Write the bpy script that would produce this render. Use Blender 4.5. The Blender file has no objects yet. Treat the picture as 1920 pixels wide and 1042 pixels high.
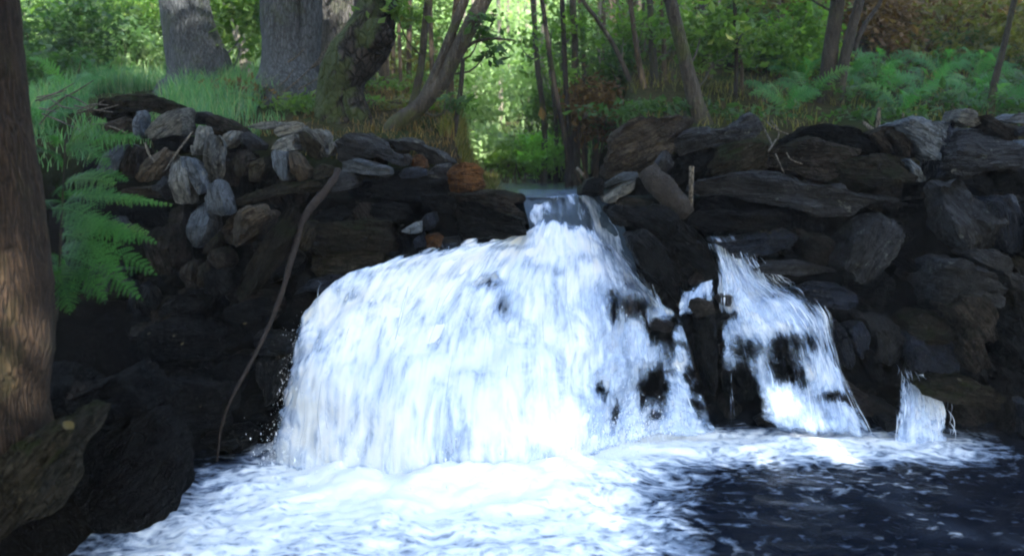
import bpy, math, random
import numpy as np
from mathutils import Vector

# ---------------------------------------------------------------- camera, sky, sun, exposure
C = bpy.context.scene.collection
SC = bpy.context.scene
FPX, CAMZ, HOR = 1600.0, 1.5, 300.0            # focal length in 1920-px, camera height, horizon row
PITCH = math.atan((521.0 - HOR) / FPX)
cam_d = bpy.data.cameras.new('camera'); cam = bpy.data.objects.new('camera', cam_d); C.objects.link(cam)
cam.location = (0, 0, CAMZ); cam.rotation_euler = (math.pi/2 - PITCH, 0, 0)
cam_d.sensor_width = 36.0; cam_d.lens = 36.0 * FPX / 1920.0
cam_d.clip_start = 0.05; cam_d.clip_end = 500
cam_d.dof.use_dof = True; cam_d.dof.focus_distance = 4.7; cam_d.dof.aperture_fstop = 1.7
SC.camera = cam

SUN_EL, SUN_AZ = math.radians(34), math.radians(160)   # azimuth: direction towards the sun, clockwise from +Y
sun_dir = Vector((math.sin(SUN_AZ)*math.cos(SUN_EL), math.cos(SUN_AZ)*math.cos(SUN_EL), math.sin(SUN_EL)))
W = bpy.data.worlds.new('World'); SC.world = W; W.use_nodes = True
wn = W.node_tree; wn.nodes.clear()
sky = wn.nodes.new('ShaderNodeTexSky'); sky.sky_type = 'NISHITA'; sky.sun_disc = False
sky.sun_elevation = SUN_EL; sky.sun_rotation = SUN_AZ
bg = wn.nodes.new('ShaderNodeBackground'); bg.inputs['Strength'].default_value = 0.15
wo = wn.nodes.new('ShaderNodeOutputWorld')
wn.links.new(sky.outputs[0], bg.inputs[0]); wn.links.new(bg.outputs[0], wo.inputs[0])
sd = bpy.data.lights.new('sun', 'SUN'); sun = bpy.data.objects.new('sun', sd); C.objects.link(sun)
sd.energy = 4.0; sd.angle = math.radians(0.6); sd.color = (1.0, 0.95, 0.86)
sun.rotation_euler = (-sun_dir).to_track_quat('-Z', 'Y').to_euler(); sun.location = (3, -6, 12)
SC.view_settings.view_transform = 'Standard'; SC.view_settings.look = 'None'
SC.view_settings.gamma = 1.0; SC.view_settings.exposure = 3.05
SC.cycles.pixel_filter_type = 'BLACKMAN_HARRIS'; SC.cycles.filter_width = 2.05
SC.cycles.max_bounces = 7; SC.cycles.transparent_max_bounces = 16; SC.cycles.caustics_reflective = False
SC.cycles.sample_clamp_indirect = 4.0

# ---------------------------------------------------------------- helpers
RS = np.random.RandomState(7)
random.seed(7)
cp, sp_ = math.cos(PITCH), math.sin(PITCH)

def P(px, py, Y):
    """the point at distance Y (plane y = Y) seen at photo pixel (px, py)"""
    a = (px - 960.0) / FPX; b = (521.0 - py) / FPX
    d = np.array([a, cp + b * sp_, -sp_ + b * cp])
    return np.array([0, 0, CAMZ]) + d * (Y / d[1])

def proj(v):
    q = v - np.array([0, 0, CAMZ])
    zc = q[:, 1] * cp - q[:, 2] * sp_
    yc = q[:, 1] * sp_ + q[:, 2] * cp
    zc = np.maximum(zc, 0.05)
    return 960 + FPX * q[:, 0] / zc, 521 - FPX * yc / zc

def sstep(a, b, x):
    t = np.clip((np.asarray(x, float) - a) / (b - a), 0, 1)
    return t * t * (3 - 2 * t)

def _h(i, j, k):
    n = (i * 374761393 + j * 668265263 + k * 2147483647) & 0xffffffff
    n = ((n ^ (n >> 13)) * 1274126177) & 0xffffffff
    n = (n ^ (n >> 16)) & 0xffffffff
    return n.astype(np.float64) / 4294967295.0 * 2 - 1

def vnoise(p):
    f = np.floor(p).astype(np.int64); t = p - f; t = t * t * t * (t * (t * 6 - 15) + 10)
    i, j, k = f[:, 0], f[:, 1], f[:, 2]; x, y, z = t[:, 0], t[:, 1], t[:, 2]
    def L(a, b, w): return a + (b - a) * w
    return L(L(L(_h(i, j, k), _h(i+1, j, k), x), L(_h(i, j+1, k), _h(i+1, j+1, k), x), y),
             L(L(_h(i, j, k+1), _h(i+1, j, k+1), x), L(_h(i, j+1, k+1), _h(i+1, j+1, k+1), x), y), z)

def fbm(p, o=3):
    s, a, t = 0, 1.0, 0
    for _ in range(o):
        s = s + a * vnoise(p); t += a; a *= .5; p = p * 2.03 + 11.3
    return s / t

def mesh(name, V, F, mat=None, parent=None, smooth=True, attrs=None, origin=None):
    V = np.asarray(V, np.float64)
    if origin is not None: V = V - np.asarray(origin)
    F = [np.asarray(f, np.int32) for f in (F if isinstance(F, list) else [F])]
    me = bpy.data.meshes.new(name)
    me.vertices.add(len(V)); me.vertices.foreach_set('co', V.astype(np.float32).ravel())
    nl = sum(f.size for f in F); npol = sum(len(f) for f in F)
    me.loops.add(nl); me.polygons.add(npol)
    me.loops.foreach_set('vertex_index', np.concatenate([f.ravel() for f in F]))
    tot = np.concatenate([np.full(len(f), f.shape[1], np.int32) for f in F])
    me.polygons.foreach_set('loop_start', np.concatenate([[0], np.cumsum(tot)[:-1]]).astype(np.int32))
    me.polygons.foreach_set('use_smooth', np.full(npol, smooth))
    me.update(calc_edges=True)
    for k, a in (attrs or {}).items():
        at = me.attributes.new(k, 'FLOAT', 'POINT'); at.data.foreach_set('value', np.asarray(a, np.float32))
    if mat: me.materials.append(mat)
    o = bpy.data.objects.new(name, me); C.objects.link(o)
    if origin is not None: o.location = origin
    if parent is not None:
        o.parent = parent
        if origin is None: o.location = -Vector(parent.location)
        else: o.location = Vector(origin) - Vector(parent.location)
    return o

def tag(o, label, cat=None, group=None, kind=None):
    o['label'] = label
    if cat: o['category'] = cat
    if group: o['group'] = group
    if kind: o['kind'] = kind
    return o

def empty(name, loc, label, cat, group=None):
    o = bpy.data.objects.new(name, None); C.objects.link(o); o.location = Vector(loc); o.empty_display_size = .1
    return tag(o, label, cat, group)

def grid_faces(nu, nv, wrap=False):
    i = np.arange(nu if wrap else nu - 1); j = np.arange(nv - 1)
    I, J = np.meshgrid(i, j, indexing='ij'); I2 = (I + 1) % nu
    return np.stack([I * nv + J, I2 * nv + J, I2 * nv + J + 1, I * nv + J + 1], -1).reshape(-1, 4)

def catmull(pts, n):
    pts = np.asarray(pts, float); k = len(pts)
    q = np.vstack([2 * pts[0] - pts[1], pts, 2 * pts[-1] - pts[-2]])
    t = np.linspace(0, k - 1, n); i = np.minimum(t.astype(int), k - 2); f = (t - i)[:, None]
    a, b, c, d = q[i], q[i+1], q[i+2], q[i+3]
    return .5 * (2*b + (c-a)*f + (2*a-5*b+4*c-d)*f**2 + (3*b-a-3*c+d)*f**3)

def tube_data(pts, rad, sides=10, n=None, rough=0.0, rscale=6.0, ridge=0.0, seed=0):
    """tapered tube through pts; returns verts, faces"""
    pts = np.asarray(pts, float); rad = np.asarray(rad, float)
    n = n or max(6, 5 * len(pts))
    pr = catmull(np.hstack([pts, rad[:, None]]), n); c, r = pr[:, :3], np.maximum(pr[:, 3], .001)
    tg = np.gradient(c, axis=0); tg /= np.linalg.norm(tg, axis=1)[:, None] + 1e-9
    ref = np.array([0, 1, 0.]) if abs(tg[:, 1]).mean() < .8 else np.array([1, 0, 0.])
    a = np.cross(tg, ref); a /= np.linalg.norm(a, axis=1)[:, None] + 1e-9; b = np.cross(tg, a)
    th = np.linspace(0, 2*np.pi, sides, endpoint=False)
    V = np.zeros((sides, n, 3)); s = np.concatenate([[0], np.cumsum(np.linalg.norm(np.diff(c, axis=0), axis=1))])
    for i, t in enumerate(th):
        d = a * math.cos(t) + b * math.sin(t)
        k = np.ones(n)
        if rough or ridge:
            q = np.stack([d[:, 0]*r*rscale + seed, d[:, 1]*r*rscale, d[:, 2]*r*rscale + s*rscale*.5], -1)
            k = k + rough * fbm(q, 3)
        if ridge:
            q = np.stack([np.full(n, math.cos(t)*5+seed), np.full(n, math.sin(t)*5), s*2.2], -1)
            k = k + ridge * (1 - 2*np.abs(fbm(q, 2)))
        V[i] = c + d * (r * k)[:, None]
    V = V.reshape(-1, 3)
    F = [grid_faces(sides, n, True)]
    m = len(V); V = np.vstack([V, c[:1], c[-1:]])
    i = np.arange(sides); i2 = (i + 1) % sides
    F.append(np.concatenate([np.stack([np.full(sides, m), i2*n, i*n], -1), np.stack([np.full(sides, m+1), i*n+n-1, i2*n+n-1], -1)]))
    return V, F

def join(parts):
    V, Q, T, off = [], [], [], 0
    for v, F in parts:
        for f in (F if isinstance(F, list) else [F]):
            (Q if f.shape[1] == 4 else T).append(f + off)
        V.append(v); off += len(v)
    out = []
    if Q: out.append(np.concatenate(Q))
    if T: out.append(np.concatenate(T))
    return np.vstack(V), out

# ---------------------------------------------------------------- materials
class NT:
    def __init__(s, name):
        s.m = bpy.data.materials.new(name); s.m.use_nodes = True; s.t = s.m.node_tree; s.t.nodes.clear()
        s.out = s.n('ShaderNodeOutputMaterial')
    def n(s, ty, **kw):
        x = s.t.nodes.new(ty)
        for k, v in kw.items(): setattr(x, k, v)
        return x
    def l(s, a, b): s.t.links.new(a, b)
    def val(s, sock, v):
        if hasattr(v, 'is_output'): s.l(v, sock)
        else: sock.default_value = v
    def math(s, op, a, b=0.0, c=None, clamp=False):
        x = s.n('ShaderNodeMath', operation=op, use_clamp=clamp)
        s.val(x.inputs[0], a); s.val(x.inputs[1], b)
        if c is not None: s.val(x.inputs[2], c)
        return x.outputs[0]
    def noise(s, vec, scale, detail=4, rough=.55, dist=0.0):
        x = s.n('ShaderNodeTexNoise'); x.inputs['Scale'].default_value = scale; x.inputs['Detail'].default_value = detail
        x.inputs['Roughness'].default_value = rough; x.inputs['Distortion'].default_value = dist
        if vec is not None: s.l(vec, x.inputs['Vector'])
        return x.outputs[0]
    def mapr(s, v, a, b, c=0.0, d=1.0):
        x = s.n('ShaderNodeMapRange'); x.interpolation_type = 'SMOOTHSTEP'
        s.val(x.inputs[0], v)
        for i, q in enumerate((a, b, c, d)): x.inputs[i+1].default_value = q
        return x.outputs[0]
    def mix(s, f, a, b, bt='MIX'):
        x = s.n('ShaderNodeMix', data_type='RGBA', blend_type=bt)
        s.val(x.inputs[0], f)
        for k, v in ((6, a), (7, b)):
            if isinstance(v, tuple): v = tuple(v) + (1.0,) if len(v) == 3 else v
            s.val(x.inputs[k], v)
        return x.outputs[2]
    def attr(s, name): return s.n('ShaderNodeAttribute', attribute_name=name).outputs['Fac']
    def vec(s, x, y, z):
        c = s.n('ShaderNodeCombineXYZ')
        for i, v in enumerate((x, y, z)): s.val(c.inputs[i], v)
        return c.outputs[0]
    def scale(s, v, sc):
        x = s.n('ShaderNodeVectorMath', operation='MULTIPLY'); s.l(v, x.inputs[0]); x.inputs[1].default_value = sc
        return x.outputs[0]
    def bump(s, h, st=.5, dist=.02):
        b = s.n('ShaderNodeBump'); b.inputs['Strength'].default_value = st; b.inputs['Distance'].default_value = dist
        s.l(h, b.inputs['Height']); return b.outputs[0]
    def bsdf(s, col, rough=.8, normal=None, spec=.4):
        p = s.n('ShaderNodeBsdfPrincipled'); s.val(p.inputs['Base Color'], col if not isinstance(col, tuple) else col + (1,))
        s.val(p.inputs['Roughness'], rough); p.inputs['Specular IOR Level'].default_value = spec
        if normal is not None: s.l(normal, p.inputs['Normal'])
        return p
    def done(s, sh): s.l(sh, s.out.inputs[0]); return s.m

def rock_mat(name, c1, c2, rough=.8, moss=0.0, lich=0.0, spec=.35):
    t = NT(name); g = t.n('ShaderNodeNewGeometry'); pos = g.outputs['Position']
    oi = t.n('ShaderNodeObjectInfo'); tc = t.n('ShaderNodeTexCoord').outputs['Object']
    big = t.noise(pos, 5.0, 5, .6, .6)
    col = t.mix(t.mapr(big, .35, .66), c1, c2)
    gr = t.noise(t.scale(tc, (9, 9, 60)), 1.0, 4, .65)             # foliation of the schist
    col = t.mix(t.mapr(gr, .42, .62, 0, .85), col, tuple(x*.35 for x in c1))
    g2 = t.noise(t.scale(tc, (5, 5, 34)), 1.0, 5, .7, .3); col = t.mix(t.mapr(g2, .56, .68, 0, .55), col, tuple(min(1, x*1.5) for x in c2))
    sp = t.noise(pos, 42, 4, .7)
    col = t.mix(t.mapr(sp, .5, .75, 0, .55), col, tuple(min(1, x*1.9) for x in c2))
    if lich:
        li = t.noise(pos, 16, 4, .65)
        col = t.mix(t.mapr(li, .60, .70, 0, lich), col, (.30, .31, .27))
    if moss:
        mo = t.noise(pos, 8, 5, .65); up = t.n('ShaderNodeSeparateXYZ'); t.l(g.outputs['Normal'], up.inputs[0])
        f = t.math('ADD', mo, t.math('MULTIPLY', up.outputs[2], .16))
        col = t.mix(t.mapr(f, .56, .70, 0, moss), col, (.013, .018, .005))
    vo = t.n('ShaderNodeTexVoronoi'); vo.feature = 'DISTANCE_TO_EDGE'; vo.inputs['Scale'].default_value = 1.0
    vw = t.n('ShaderNodeVectorMath', operation='MULTIPLY_ADD'); t.l(tc, vw.inputs[0]); vw.inputs[1].default_value = (7, 7, 22)
    wz = t.n('ShaderNodeTexNoise'); wz.inputs['Scale'].default_value = 6; wz.inputs['Detail'].default_value = 5; t.l(pos, wz.inputs['Vector'])
    ws = t.n('ShaderNodeVectorMath', operation='SCALE'); t.l(wz.outputs['Color'], ws.inputs[0]); ws.inputs['Scale'].default_value = 2.2; t.l(ws.outputs[0], vw.inputs[2]); t.l(vw.outputs[0], vo.inputs['Vector'])
    cr = t.mapr(vo.outputs[0], .0, .05, .45, 1.0)
    col = t.mix(cr, tuple(x*.3 for x in c1), col)
    rnd = t.math('MULTIPLY_ADD', oi.outputs['Random'], .8, .6)
    hs = t.n('ShaderNodeHueSaturation'); t.l(rnd, hs.inputs['Value']); t.l(col, hs.inputs['Color'])
    h = t.math('ADD', t.math('MULTIPLY', gr, 1.3), t.math('ADD', t.math('MULTIPLY', sp, .6), t.math('MULTIPLY_ADD', cr, .6, t.noise(pos, 14, 6, .65))))
    p = t.bsdf(hs.outputs[0], t.mapr(sp, .3, .7, rough - .12, min(1, rough + .1)), t.bump(h, 1.0, .05), spec)
    return t.done(p.outputs[0])

MR = dict(
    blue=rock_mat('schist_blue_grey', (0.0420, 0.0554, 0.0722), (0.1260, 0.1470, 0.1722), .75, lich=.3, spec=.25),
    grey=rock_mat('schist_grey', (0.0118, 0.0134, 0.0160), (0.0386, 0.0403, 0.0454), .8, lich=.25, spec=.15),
    pale=rock_mat('schist_pale', (0.1008, 0.1092, 0.1109), (0.2520, 0.2520, 0.2310), .85, moss=.3, lich=.3, spec=.2),
    tan=rock_mat('stone_tan', (0.0336, 0.0260, 0.0185), (0.1008, 0.0798, 0.0554), .85, moss=.3, spec=.12),
    brown=rock_mat('stone_brown', (.0105, .0092, .0080), (.040, .034, .0285), .85, moss=.3, spec=.03),
    mossy=rock_mat('stone_mossy', (0.0143, 0.0126, 0.0097), (0.0386, 0.0344, 0.0244), .9, moss=.8, spec=.03),
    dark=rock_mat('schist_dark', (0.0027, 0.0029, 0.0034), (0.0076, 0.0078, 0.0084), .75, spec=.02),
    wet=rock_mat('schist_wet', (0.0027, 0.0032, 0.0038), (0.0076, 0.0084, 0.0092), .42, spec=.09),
    wetblue=rock_mat('schist_wet_blue', (0.0042, 0.0067, 0.0134), (0.0126, 0.0176, 0.0311), .36, spec=.2),
    rust=rock_mat('stone_rust', (0.0378, 0.0168, 0.0059), (0.1092, 0.0487, 0.0134), .85, spec=.1),
    red=rock_mat('stone_reddish_wet', (0.0118, 0.0092, 0.0084), (0.0286, 0.0218, 0.0210), .45, spec=.25),
)

def bark_mat(name, c1, c2, vs=(14, 14, 3), moss=0.0, bump=1.0, mosscol=(.055, .075, .015), side=None, crack=1.0):
    t = NT(name); g = t.n('ShaderNodeNewGeometry'); pos = g.outputs['Position']
    v = t.scale(pos, vs); n = t.noise(v, 1.0, 6, .65, .8)
    vo = t.n('ShaderNodeTexVoronoi'); vo.feature = 'DISTANCE_TO_EDGE'; vo.inputs['Scale'].default_value = 1.3; t.l(v, vo.inputs['Vector'])
    cr = t.mapr(vo.outputs[0], 0.0, .22, 1-crack, 1.0)
    col = t.mix(t.mapr(n, .3, .7), c1, c2); col = t.mix(cr, tuple(x*.35 for x in c1), col)
    fine = t.noise(pos, 60, 4, .7); col = t.mix(t.mapr(fine, .5, .75, 0, .5), col, tuple(min(1, x*1.6) for x in c2))
    if moss:
        mo = t.noise(pos, 5, 5, .6); f = mo
        if side is not None:
            dt = t.n('ShaderNodeVectorMath', operation='DOT_PRODUCT'); t.l(g.outputs['Normal'], dt.inputs[0]); dt.inputs[1].default_value = side
            f = t.math('MULTIPLY_ADD', dt.outputs['Value'], .22, mo)
        col = t.mix(t.mapr(f, .5, .64, 0, moss), col, mosscol)
    h = t.math('ADD', t.math('MULTIPLY', cr, .7), t.math('ADD', n, t.math('MULTIPLY', fine, .3)))
    return t.done(t.bsdf(col, .9, t.bump(h, bump, .03), .2).outputs[0])

MB = dict(
    oak=bark_mat('oak_bark', (.030, .034, .038), (.085, .094, .10), (34, 34, 8), moss=.25, bump=.8, crack=.6),
    oakdark=bark_mat('old_bark', (.035, .034, .033), (.085, .082, .078), (30, 30, 6), moss=.2, crack=.6),
    mossbark=bark_mat('mossy_bark', (.010, .008, .007), (.045, .04, .036), (16, 16, 9), moss=.55, side=(-.85, -.25, .45), mosscol=(.045, .070, .014)),
    front=bark_mat('warm_bark', (.020, .0128, .0085), (.062, .039, .024), (50, 50, 7), moss=.10, bump=1.0, crack=.7),
    slim=bark_mat('sapling_bark', (.028, .025, .02), (.07, .062, .05), (30, 30, 6), moss=.5, crack=.3),
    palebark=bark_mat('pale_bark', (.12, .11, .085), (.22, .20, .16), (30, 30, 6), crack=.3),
    darkbark=bark_mat('dark_bark', (.013, .011, .009), (.033, .028, .024), (30, 30, 6), moss=.3, crack=.3),
    brownbark=bark_mat('brown_bark', (.05, .038, .025), (.105, .08, .055), (30, 30, 5), crack=.3),
    stick=bark_mat('stripped_wood', (.009, .0068, .0058), (.027, .020, .017), (40, 40, 40), bump=.4, crack=.15),
    twig=bark_mat('dry_twig', (.08, .07, .055), (.16, .14, .11), (50, 50, 12), bump=.4),
    log=bark_mat('weathered_log', (.02, .017, .015), (.048, .042, .037), (40, 40, 40), crack=.3),
)

def leaf_mat(name, c1, c2, c3=None, trans=.45, rough=.55):
    t = NT(name); a = t.attr('tint')
    col = t.mix(t.mapr(a, .0, .75), c1, c2)
    if c3: col = t.mix(t.mapr(a, .8, .97), col, c3)
    p = t.bsdf(col, rough, None, .25)
    tr = t.n('ShaderNodeBsdfTranslucent'); t.l(t.mix(.5, col, (.25, .34, .04), 'MIX'), tr.inputs[0])
    tc = t.mix(1.0, col, (1.9, 2.1, .9), 'MULTIPLY'); t.l(tc, tr.inputs[0])
    mx = t.n('ShaderNodeMixShader'); mx.inputs[0].default_value = trans
    t.l(p.outputs[0], mx.inputs[1]); t.l(tr.outputs[0], mx.inputs[2])
    return t.done(mx.outputs[0])

ML = dict(
    green=leaf_mat('leaf_green', (.035, .075, .016), (.075, .135, .03), (.13, .16, .04)),
    deep=leaf_mat('leaf_deep_green', (.018, .045, .014), (.04, .085, .026), (.07, .11, .03)),
    bright=leaf_mat('leaf_bright_green', (.06, .13, .022), (.11, .20, .035), (.18, .24, .06)),
    vivid=leaf_mat('leaf_vivid_green', (.10, .24, .035), (.17, .36, .06), (.24, .42, .09)),
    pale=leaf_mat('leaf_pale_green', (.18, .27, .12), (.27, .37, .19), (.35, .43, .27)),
    olive=leaf_mat('leaf_olive', (.06, .065, .018), (.11, .105, .03), (.16, .12, .045)),
    brown=leaf_mat('leaf_dry_brown', (.055, .032, .012), (.12, .070, .026), (.20, .14, .06), .35),
    fern=leaf_mat('fern_green', (.020, .085, .022), (.046, .150, .036), (.085, .19, .05)),
    fernfar=leaf_mat('bracken_green', (.028, .11, .028), (.05, .17, .045), (.09, .20, .055)),
    grass=leaf_mat('grass_green', (.05, .13, .065), (.10, .21, .11), (.20, .24, .14)),
    dry=leaf_mat('dry_leaf', (.03, .024, .010), (.07, .052, .018), None, .2),
)

# ---------------------------------------------------------------- ground: one sheet, pool basin, banks, valley and hills
def H(x, y):
    x = np.asarray(x, float); y = np.asarray(y, float)
    zl = np.interp(y, [3.4, 4.2, 4.75, 5.2, 5.8, 8, 12, 18, 26, 45, 90], [-.4, -.15, .42, 1.0, 1.6, 2.15, 2.8, 4.2, 8, 18, 30])
    zr = np.interp(y, [4.2, 5.0, 5.3, 5.6, 6.0, 8, 12, 18, 26, 45, 90], [-.4, -.15, .5, 1.1, 1.68, 2.3, 4.4, 8.5, 13, 23, 33])
    zc = np.interp(y, [3.6, 4.35, 4.75, 5.2, 5.4, 6, 9, 12, 18, 26, 45, 90], [-.4, -.2, .3, .95, 1.08, 1.13, 1.25, 1.6, 2.8, 7.5, 19, 31])
    yy = np.maximum(y - 5, 0); ll = -.2 - .02*yy - .16*np.maximum(y-9, 0); rr = .68 + .015*yy + .10*np.maximum(y-9, 0)
    soft = .22 + .22*np.maximum(y-7, 0)
    wl = sstep(0, 1, (ll - x)/soft); wr = sstep(0, 1, (x - rr)/soft)
    z = zc*(1-wl)*(1-wr) + zl*wl + zr*wr*(1-wl)
    bank = np.interp(y, [-.5, 1.2, 2.4, 4.2], [0, .2, .62, .62])*sstep(-1.62, -2.2, x)
    z = np.where(y < 4.9, np.maximum(z, bank - .4*(1-sstep(-1.55, -1.7, x))), z)
    z = np.where(y < 4.9, np.maximum(z, .9*sstep(2.9, 4.2, x)*sstep(1, 3.2, y) - .4), z)
    near = sstep(1.5, .4, y); z = z*(1-near) + near*(.12 + .02*np.abs(x))
    return z

def coords(lo, hi, fine_lo, fine_hi, fs, g=1.13):
    c = list(np.arange(fine_lo, fine_hi, fs)); s = fs
    while c[-1] < hi: s *= g; c.append(c[-1] + s)
    s = fs; a = [fine_lo]
    while a[-1] > lo: s *= g; a.append(a[-1] - s)
    return np.array(a[:0:-1] + c)
gx = coords(-120, 120, -5, 5, .09); gy = coords(-60, 160, 1.2, 9, .09)
X, Y_ = np.meshgrid(gx, gy, indexing='ij'); xv, yv = X.ravel(), Y_.ravel()
q = np.stack([xv, yv, np.zeros_like(xv)], -1)
zz = H(xv, yv) + .05*fbm(q*2.5, 4) + .25*fbm(q*.35+5, 3)*sstep(8, 14, yv)
t = NT('earth'); pos = t.n('ShaderNodeNewGeometry').outputs['Position']
n1 = t.noise(pos, 1.2, 6, .6, .5); n2 = t.noise(pos, 22, 6, .7)
col = t.mix(t.mapr(n1, .35, .65), (.009, .007, .005), (.016, .013, .008))
col = t.mix(t.mapr(n2, .45, .75, 0, .7), col, (.034, .025, .016))
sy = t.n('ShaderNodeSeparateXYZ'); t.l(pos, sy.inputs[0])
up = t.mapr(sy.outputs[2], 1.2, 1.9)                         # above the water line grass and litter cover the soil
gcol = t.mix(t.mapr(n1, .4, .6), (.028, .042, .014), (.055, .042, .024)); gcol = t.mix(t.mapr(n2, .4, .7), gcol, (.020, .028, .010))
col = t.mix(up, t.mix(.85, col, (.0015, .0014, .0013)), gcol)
M_EARTH = t.done(t.bsdf(col, .95, t.bump(n2, .8, .05), .0).outputs[0])
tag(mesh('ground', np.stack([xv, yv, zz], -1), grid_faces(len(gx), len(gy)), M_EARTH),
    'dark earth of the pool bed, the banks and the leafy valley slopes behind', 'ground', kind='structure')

# ---------------------------------------------------------------- rocks of the two banks
FR = dict(A=(180, 180, 4.7375), B=(180, 380, 4.7375), C=(480, 220, 4.7375), D=(700, 240, 4.7375), E=(1080, 200, 4.7375),
          F=(1280, 220, 4.7375), G=(1580, 190, 4.529), H=(1120, 360, 4.34), I=(1260, 400, 4.7375), J=(1560, 390, 4.1667),
          K=(1540, 560, 3.4737), L=(100, 540, 2.8935), N=(1120, 540, 3.2567), X=(480, 280, 3.158), Z=(0, 0, 1.0))

def depth(px, py):
    if px < 1000: return float(np.interp(py, [190, 250, 300, 400, 500, 600, 700, 850], [5.75, 5.45, 5.25, 4.95, 4.72, 4.5, 4.32, 4.05]))
    return float(np.interp(py, [200, 250, 300, 400, 500, 600, 700, 830], [5.65, 5.45, 5.3, 5.08, 4.92, 4.8, 4.7, 4.55]))

def rock(name, poly, Y, mat, label, T=None, seed=0, group=None, strata=1.0, cat='rock'):
    """a stone whose face follows an outline; front and back are chiselled by random planes and layered like schist"""
    rs = np.random.RandomState(seed)
    pts = np.array([P(px, py, Y) for px, py in poly]); uv = pts[:, [0, 2]]
    # polygon centroid
    x, z = uv[:, 0], uv[:, 1]; x2, z2 = np.roll(x, -1), np.roll(z, -1); cr = x*z2 - x2*z; A = cr.sum()/2
    c = np.array([((x+x2)*cr).sum(), ((z+z2)*cr).sum()])/(6*A) if abs(A) > 1e-6 else uv.mean(0)
    w = uv - c
    nth, nph = (64, 30) if np.ptp(w[:, 0])*np.ptp(w[:, 1]) < .05 else (104, 48)
    # outline resampled by length, corners kept
    if A < 0: w = w[::-1]
    cl = np.vstack([w, w[:1]]); sl_ = np.concatenate([[0], np.cumsum(np.linalg.norm(np.diff(cl, axis=0), axis=1))])
    ss = np.linspace(0, sl_[-1], nth, endpoint=False); B = np.stack([np.interp(ss, sl_, cl[:, 0]), np.interp(ss, sl_, cl[:, 1])], -1)
    B = .15*np.roll(B, 1, 0) + .7*B + .15*np.roll(B, -1, 0)
    nb = np.roll(B, -1, 0) - np.roll(B, 1, 0); nb = np.stack([nb[:, 1], -nb[:, 0]], -1); nb /= np.linalg.norm(nb, axis=1)[:, None] + 1e-9
    ev, vec = np.linalg.eigh(np.cov(w.T)); ax = vec[:, 1]; ln, wd = 2*np.sqrt(ev[1])*1.9, 2*np.sqrt(ev[0])*1.9
    T = T or float(np.clip(.62*min(ln, wd) + .05, .06, .34))
    ph = np.linspace(-1, 1, nph)*np.pi/2*.985
    PH = np.repeat(ph[None], nth, 0); kk = np.abs(np.cos(PH))**(.13 if name == 'stone_slab' or mat in ('blue', 'pale') else .2)
    U, V = B[:, :1]*kk, B[:, 1:]*kk; D = np.sign(np.sin(PH))*np.abs(np.sin(PH))**.75*T   # D>0 towards viewer
    # chiselled faces: planes that cut the front (and back) as a height field
    size = math.sqrt(ln*wd)
    front, back = D > 0, D <= 0
    slab = name == 'stone_slab' or mat in ('blue', 'pale') or ln > 2.0*wd
    for k in range(6 if slab else 10):
        g = rs.uniform(0, 2*np.pi); sl = abs(rs.normal(0, .35 if slab else .65)) + .1
        if k == 0: g, sl = math.pi/2 + rs.uniform(-.4, .4), rs.uniform(.8, 1.3)      # a weathered top that meets the sky
        if k == 1: sl = rs.uniform(.0, .25)
        n = np.array([math.cos(g), math.sin(g)])*sl
        off = T*rs.uniform(.55, .95) + sl*size*rs.uniform(-.06, .24)
        lim = off - (U*n[0] + V*n[1])
        D = np.where(front, np.minimum(D, np.maximum(lim, -.3*T)), D)
    Pt = np.stack([U, V, D], -1).reshape(-1, 3)
    # local frame along the grain
    gr = np.stack([Pt[:, 0]*ax[0] + Pt[:, 1]*ax[1], -Pt[:, 0]*ax[1] + Pt[:, 1]*ax[0], Pt[:, 2]], -1)
    fr = np.stack([gr[:, 0]*3.5, gr[:, 1]*20, gr[:, 2]*7], -1) + seed*3.17
    lay = fbm(fr, 3)
    stp = np.round(lay*5)/5*.6 + lay*.4
    big = fbm(Pt*6 + seed, 4); fine = fbm(Pt*26 + seed, 3)
    grv = (1 - np.abs(fbm(fr*np.array([.7, .55, .8]) + 50, 3)))**9
    amp = min(size, .5)
    nrm = np.stack([nb[:, :1]*np.abs(np.cos(PH)), nb[:, 1:]*np.abs(np.cos(PH)), np.sin(PH)], -1).reshape(-1, 3)
    Pt = Pt + nrm*(stp*.09*amp*strata + big*.045*amp + fine*.020*amp - grv*.022*amp*strata)[:, None]
    Wd = np.stack([Pt[:, 0] + c[0], Y - Pt[:, 2], Pt[:, 1] + c[1]], -1)
    F = [grid_faces(nth, nph, True)[:, ::-1]]
    m = len(Wd); cf = Wd.reshape(nth, nph, 3); Wd = np.vstack([Wd, cf[:, 0].mean(0), cf[:, -1].mean(0)])
    i = np.arange(nth); i2 = (i+1) % nth
    F.append(np.concatenate([np.stack([np.full(nth, m), i*nph, i2*nph], -1), np.stack([np.full(nth, m+1), i2*nph+nph-1, i*nph+nph-1], -1)]))
    th_ = -math.atan2(ax[1], ax[0]); L_ = Wd - np.array([c[0], Y, c[1]])                       # local X runs along the grain
    L_ = np.stack([L_[:, 0]*math.cos(th_) - L_[:, 2]*math.sin(th_), L_[:, 1], L_[:, 0]*math.sin(th_) + L_[:, 2]*math.cos(th_)], -1)
    o = mesh(name, L_, F, MR[mat]); o.location = (c[0], Y, c[1]); o.rotation_euler = (0, th_, 0)
    o.data.set_sharp_from_angle(angle=math.radians(26))
    tag(o, label, cat, group)
    return o

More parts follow.
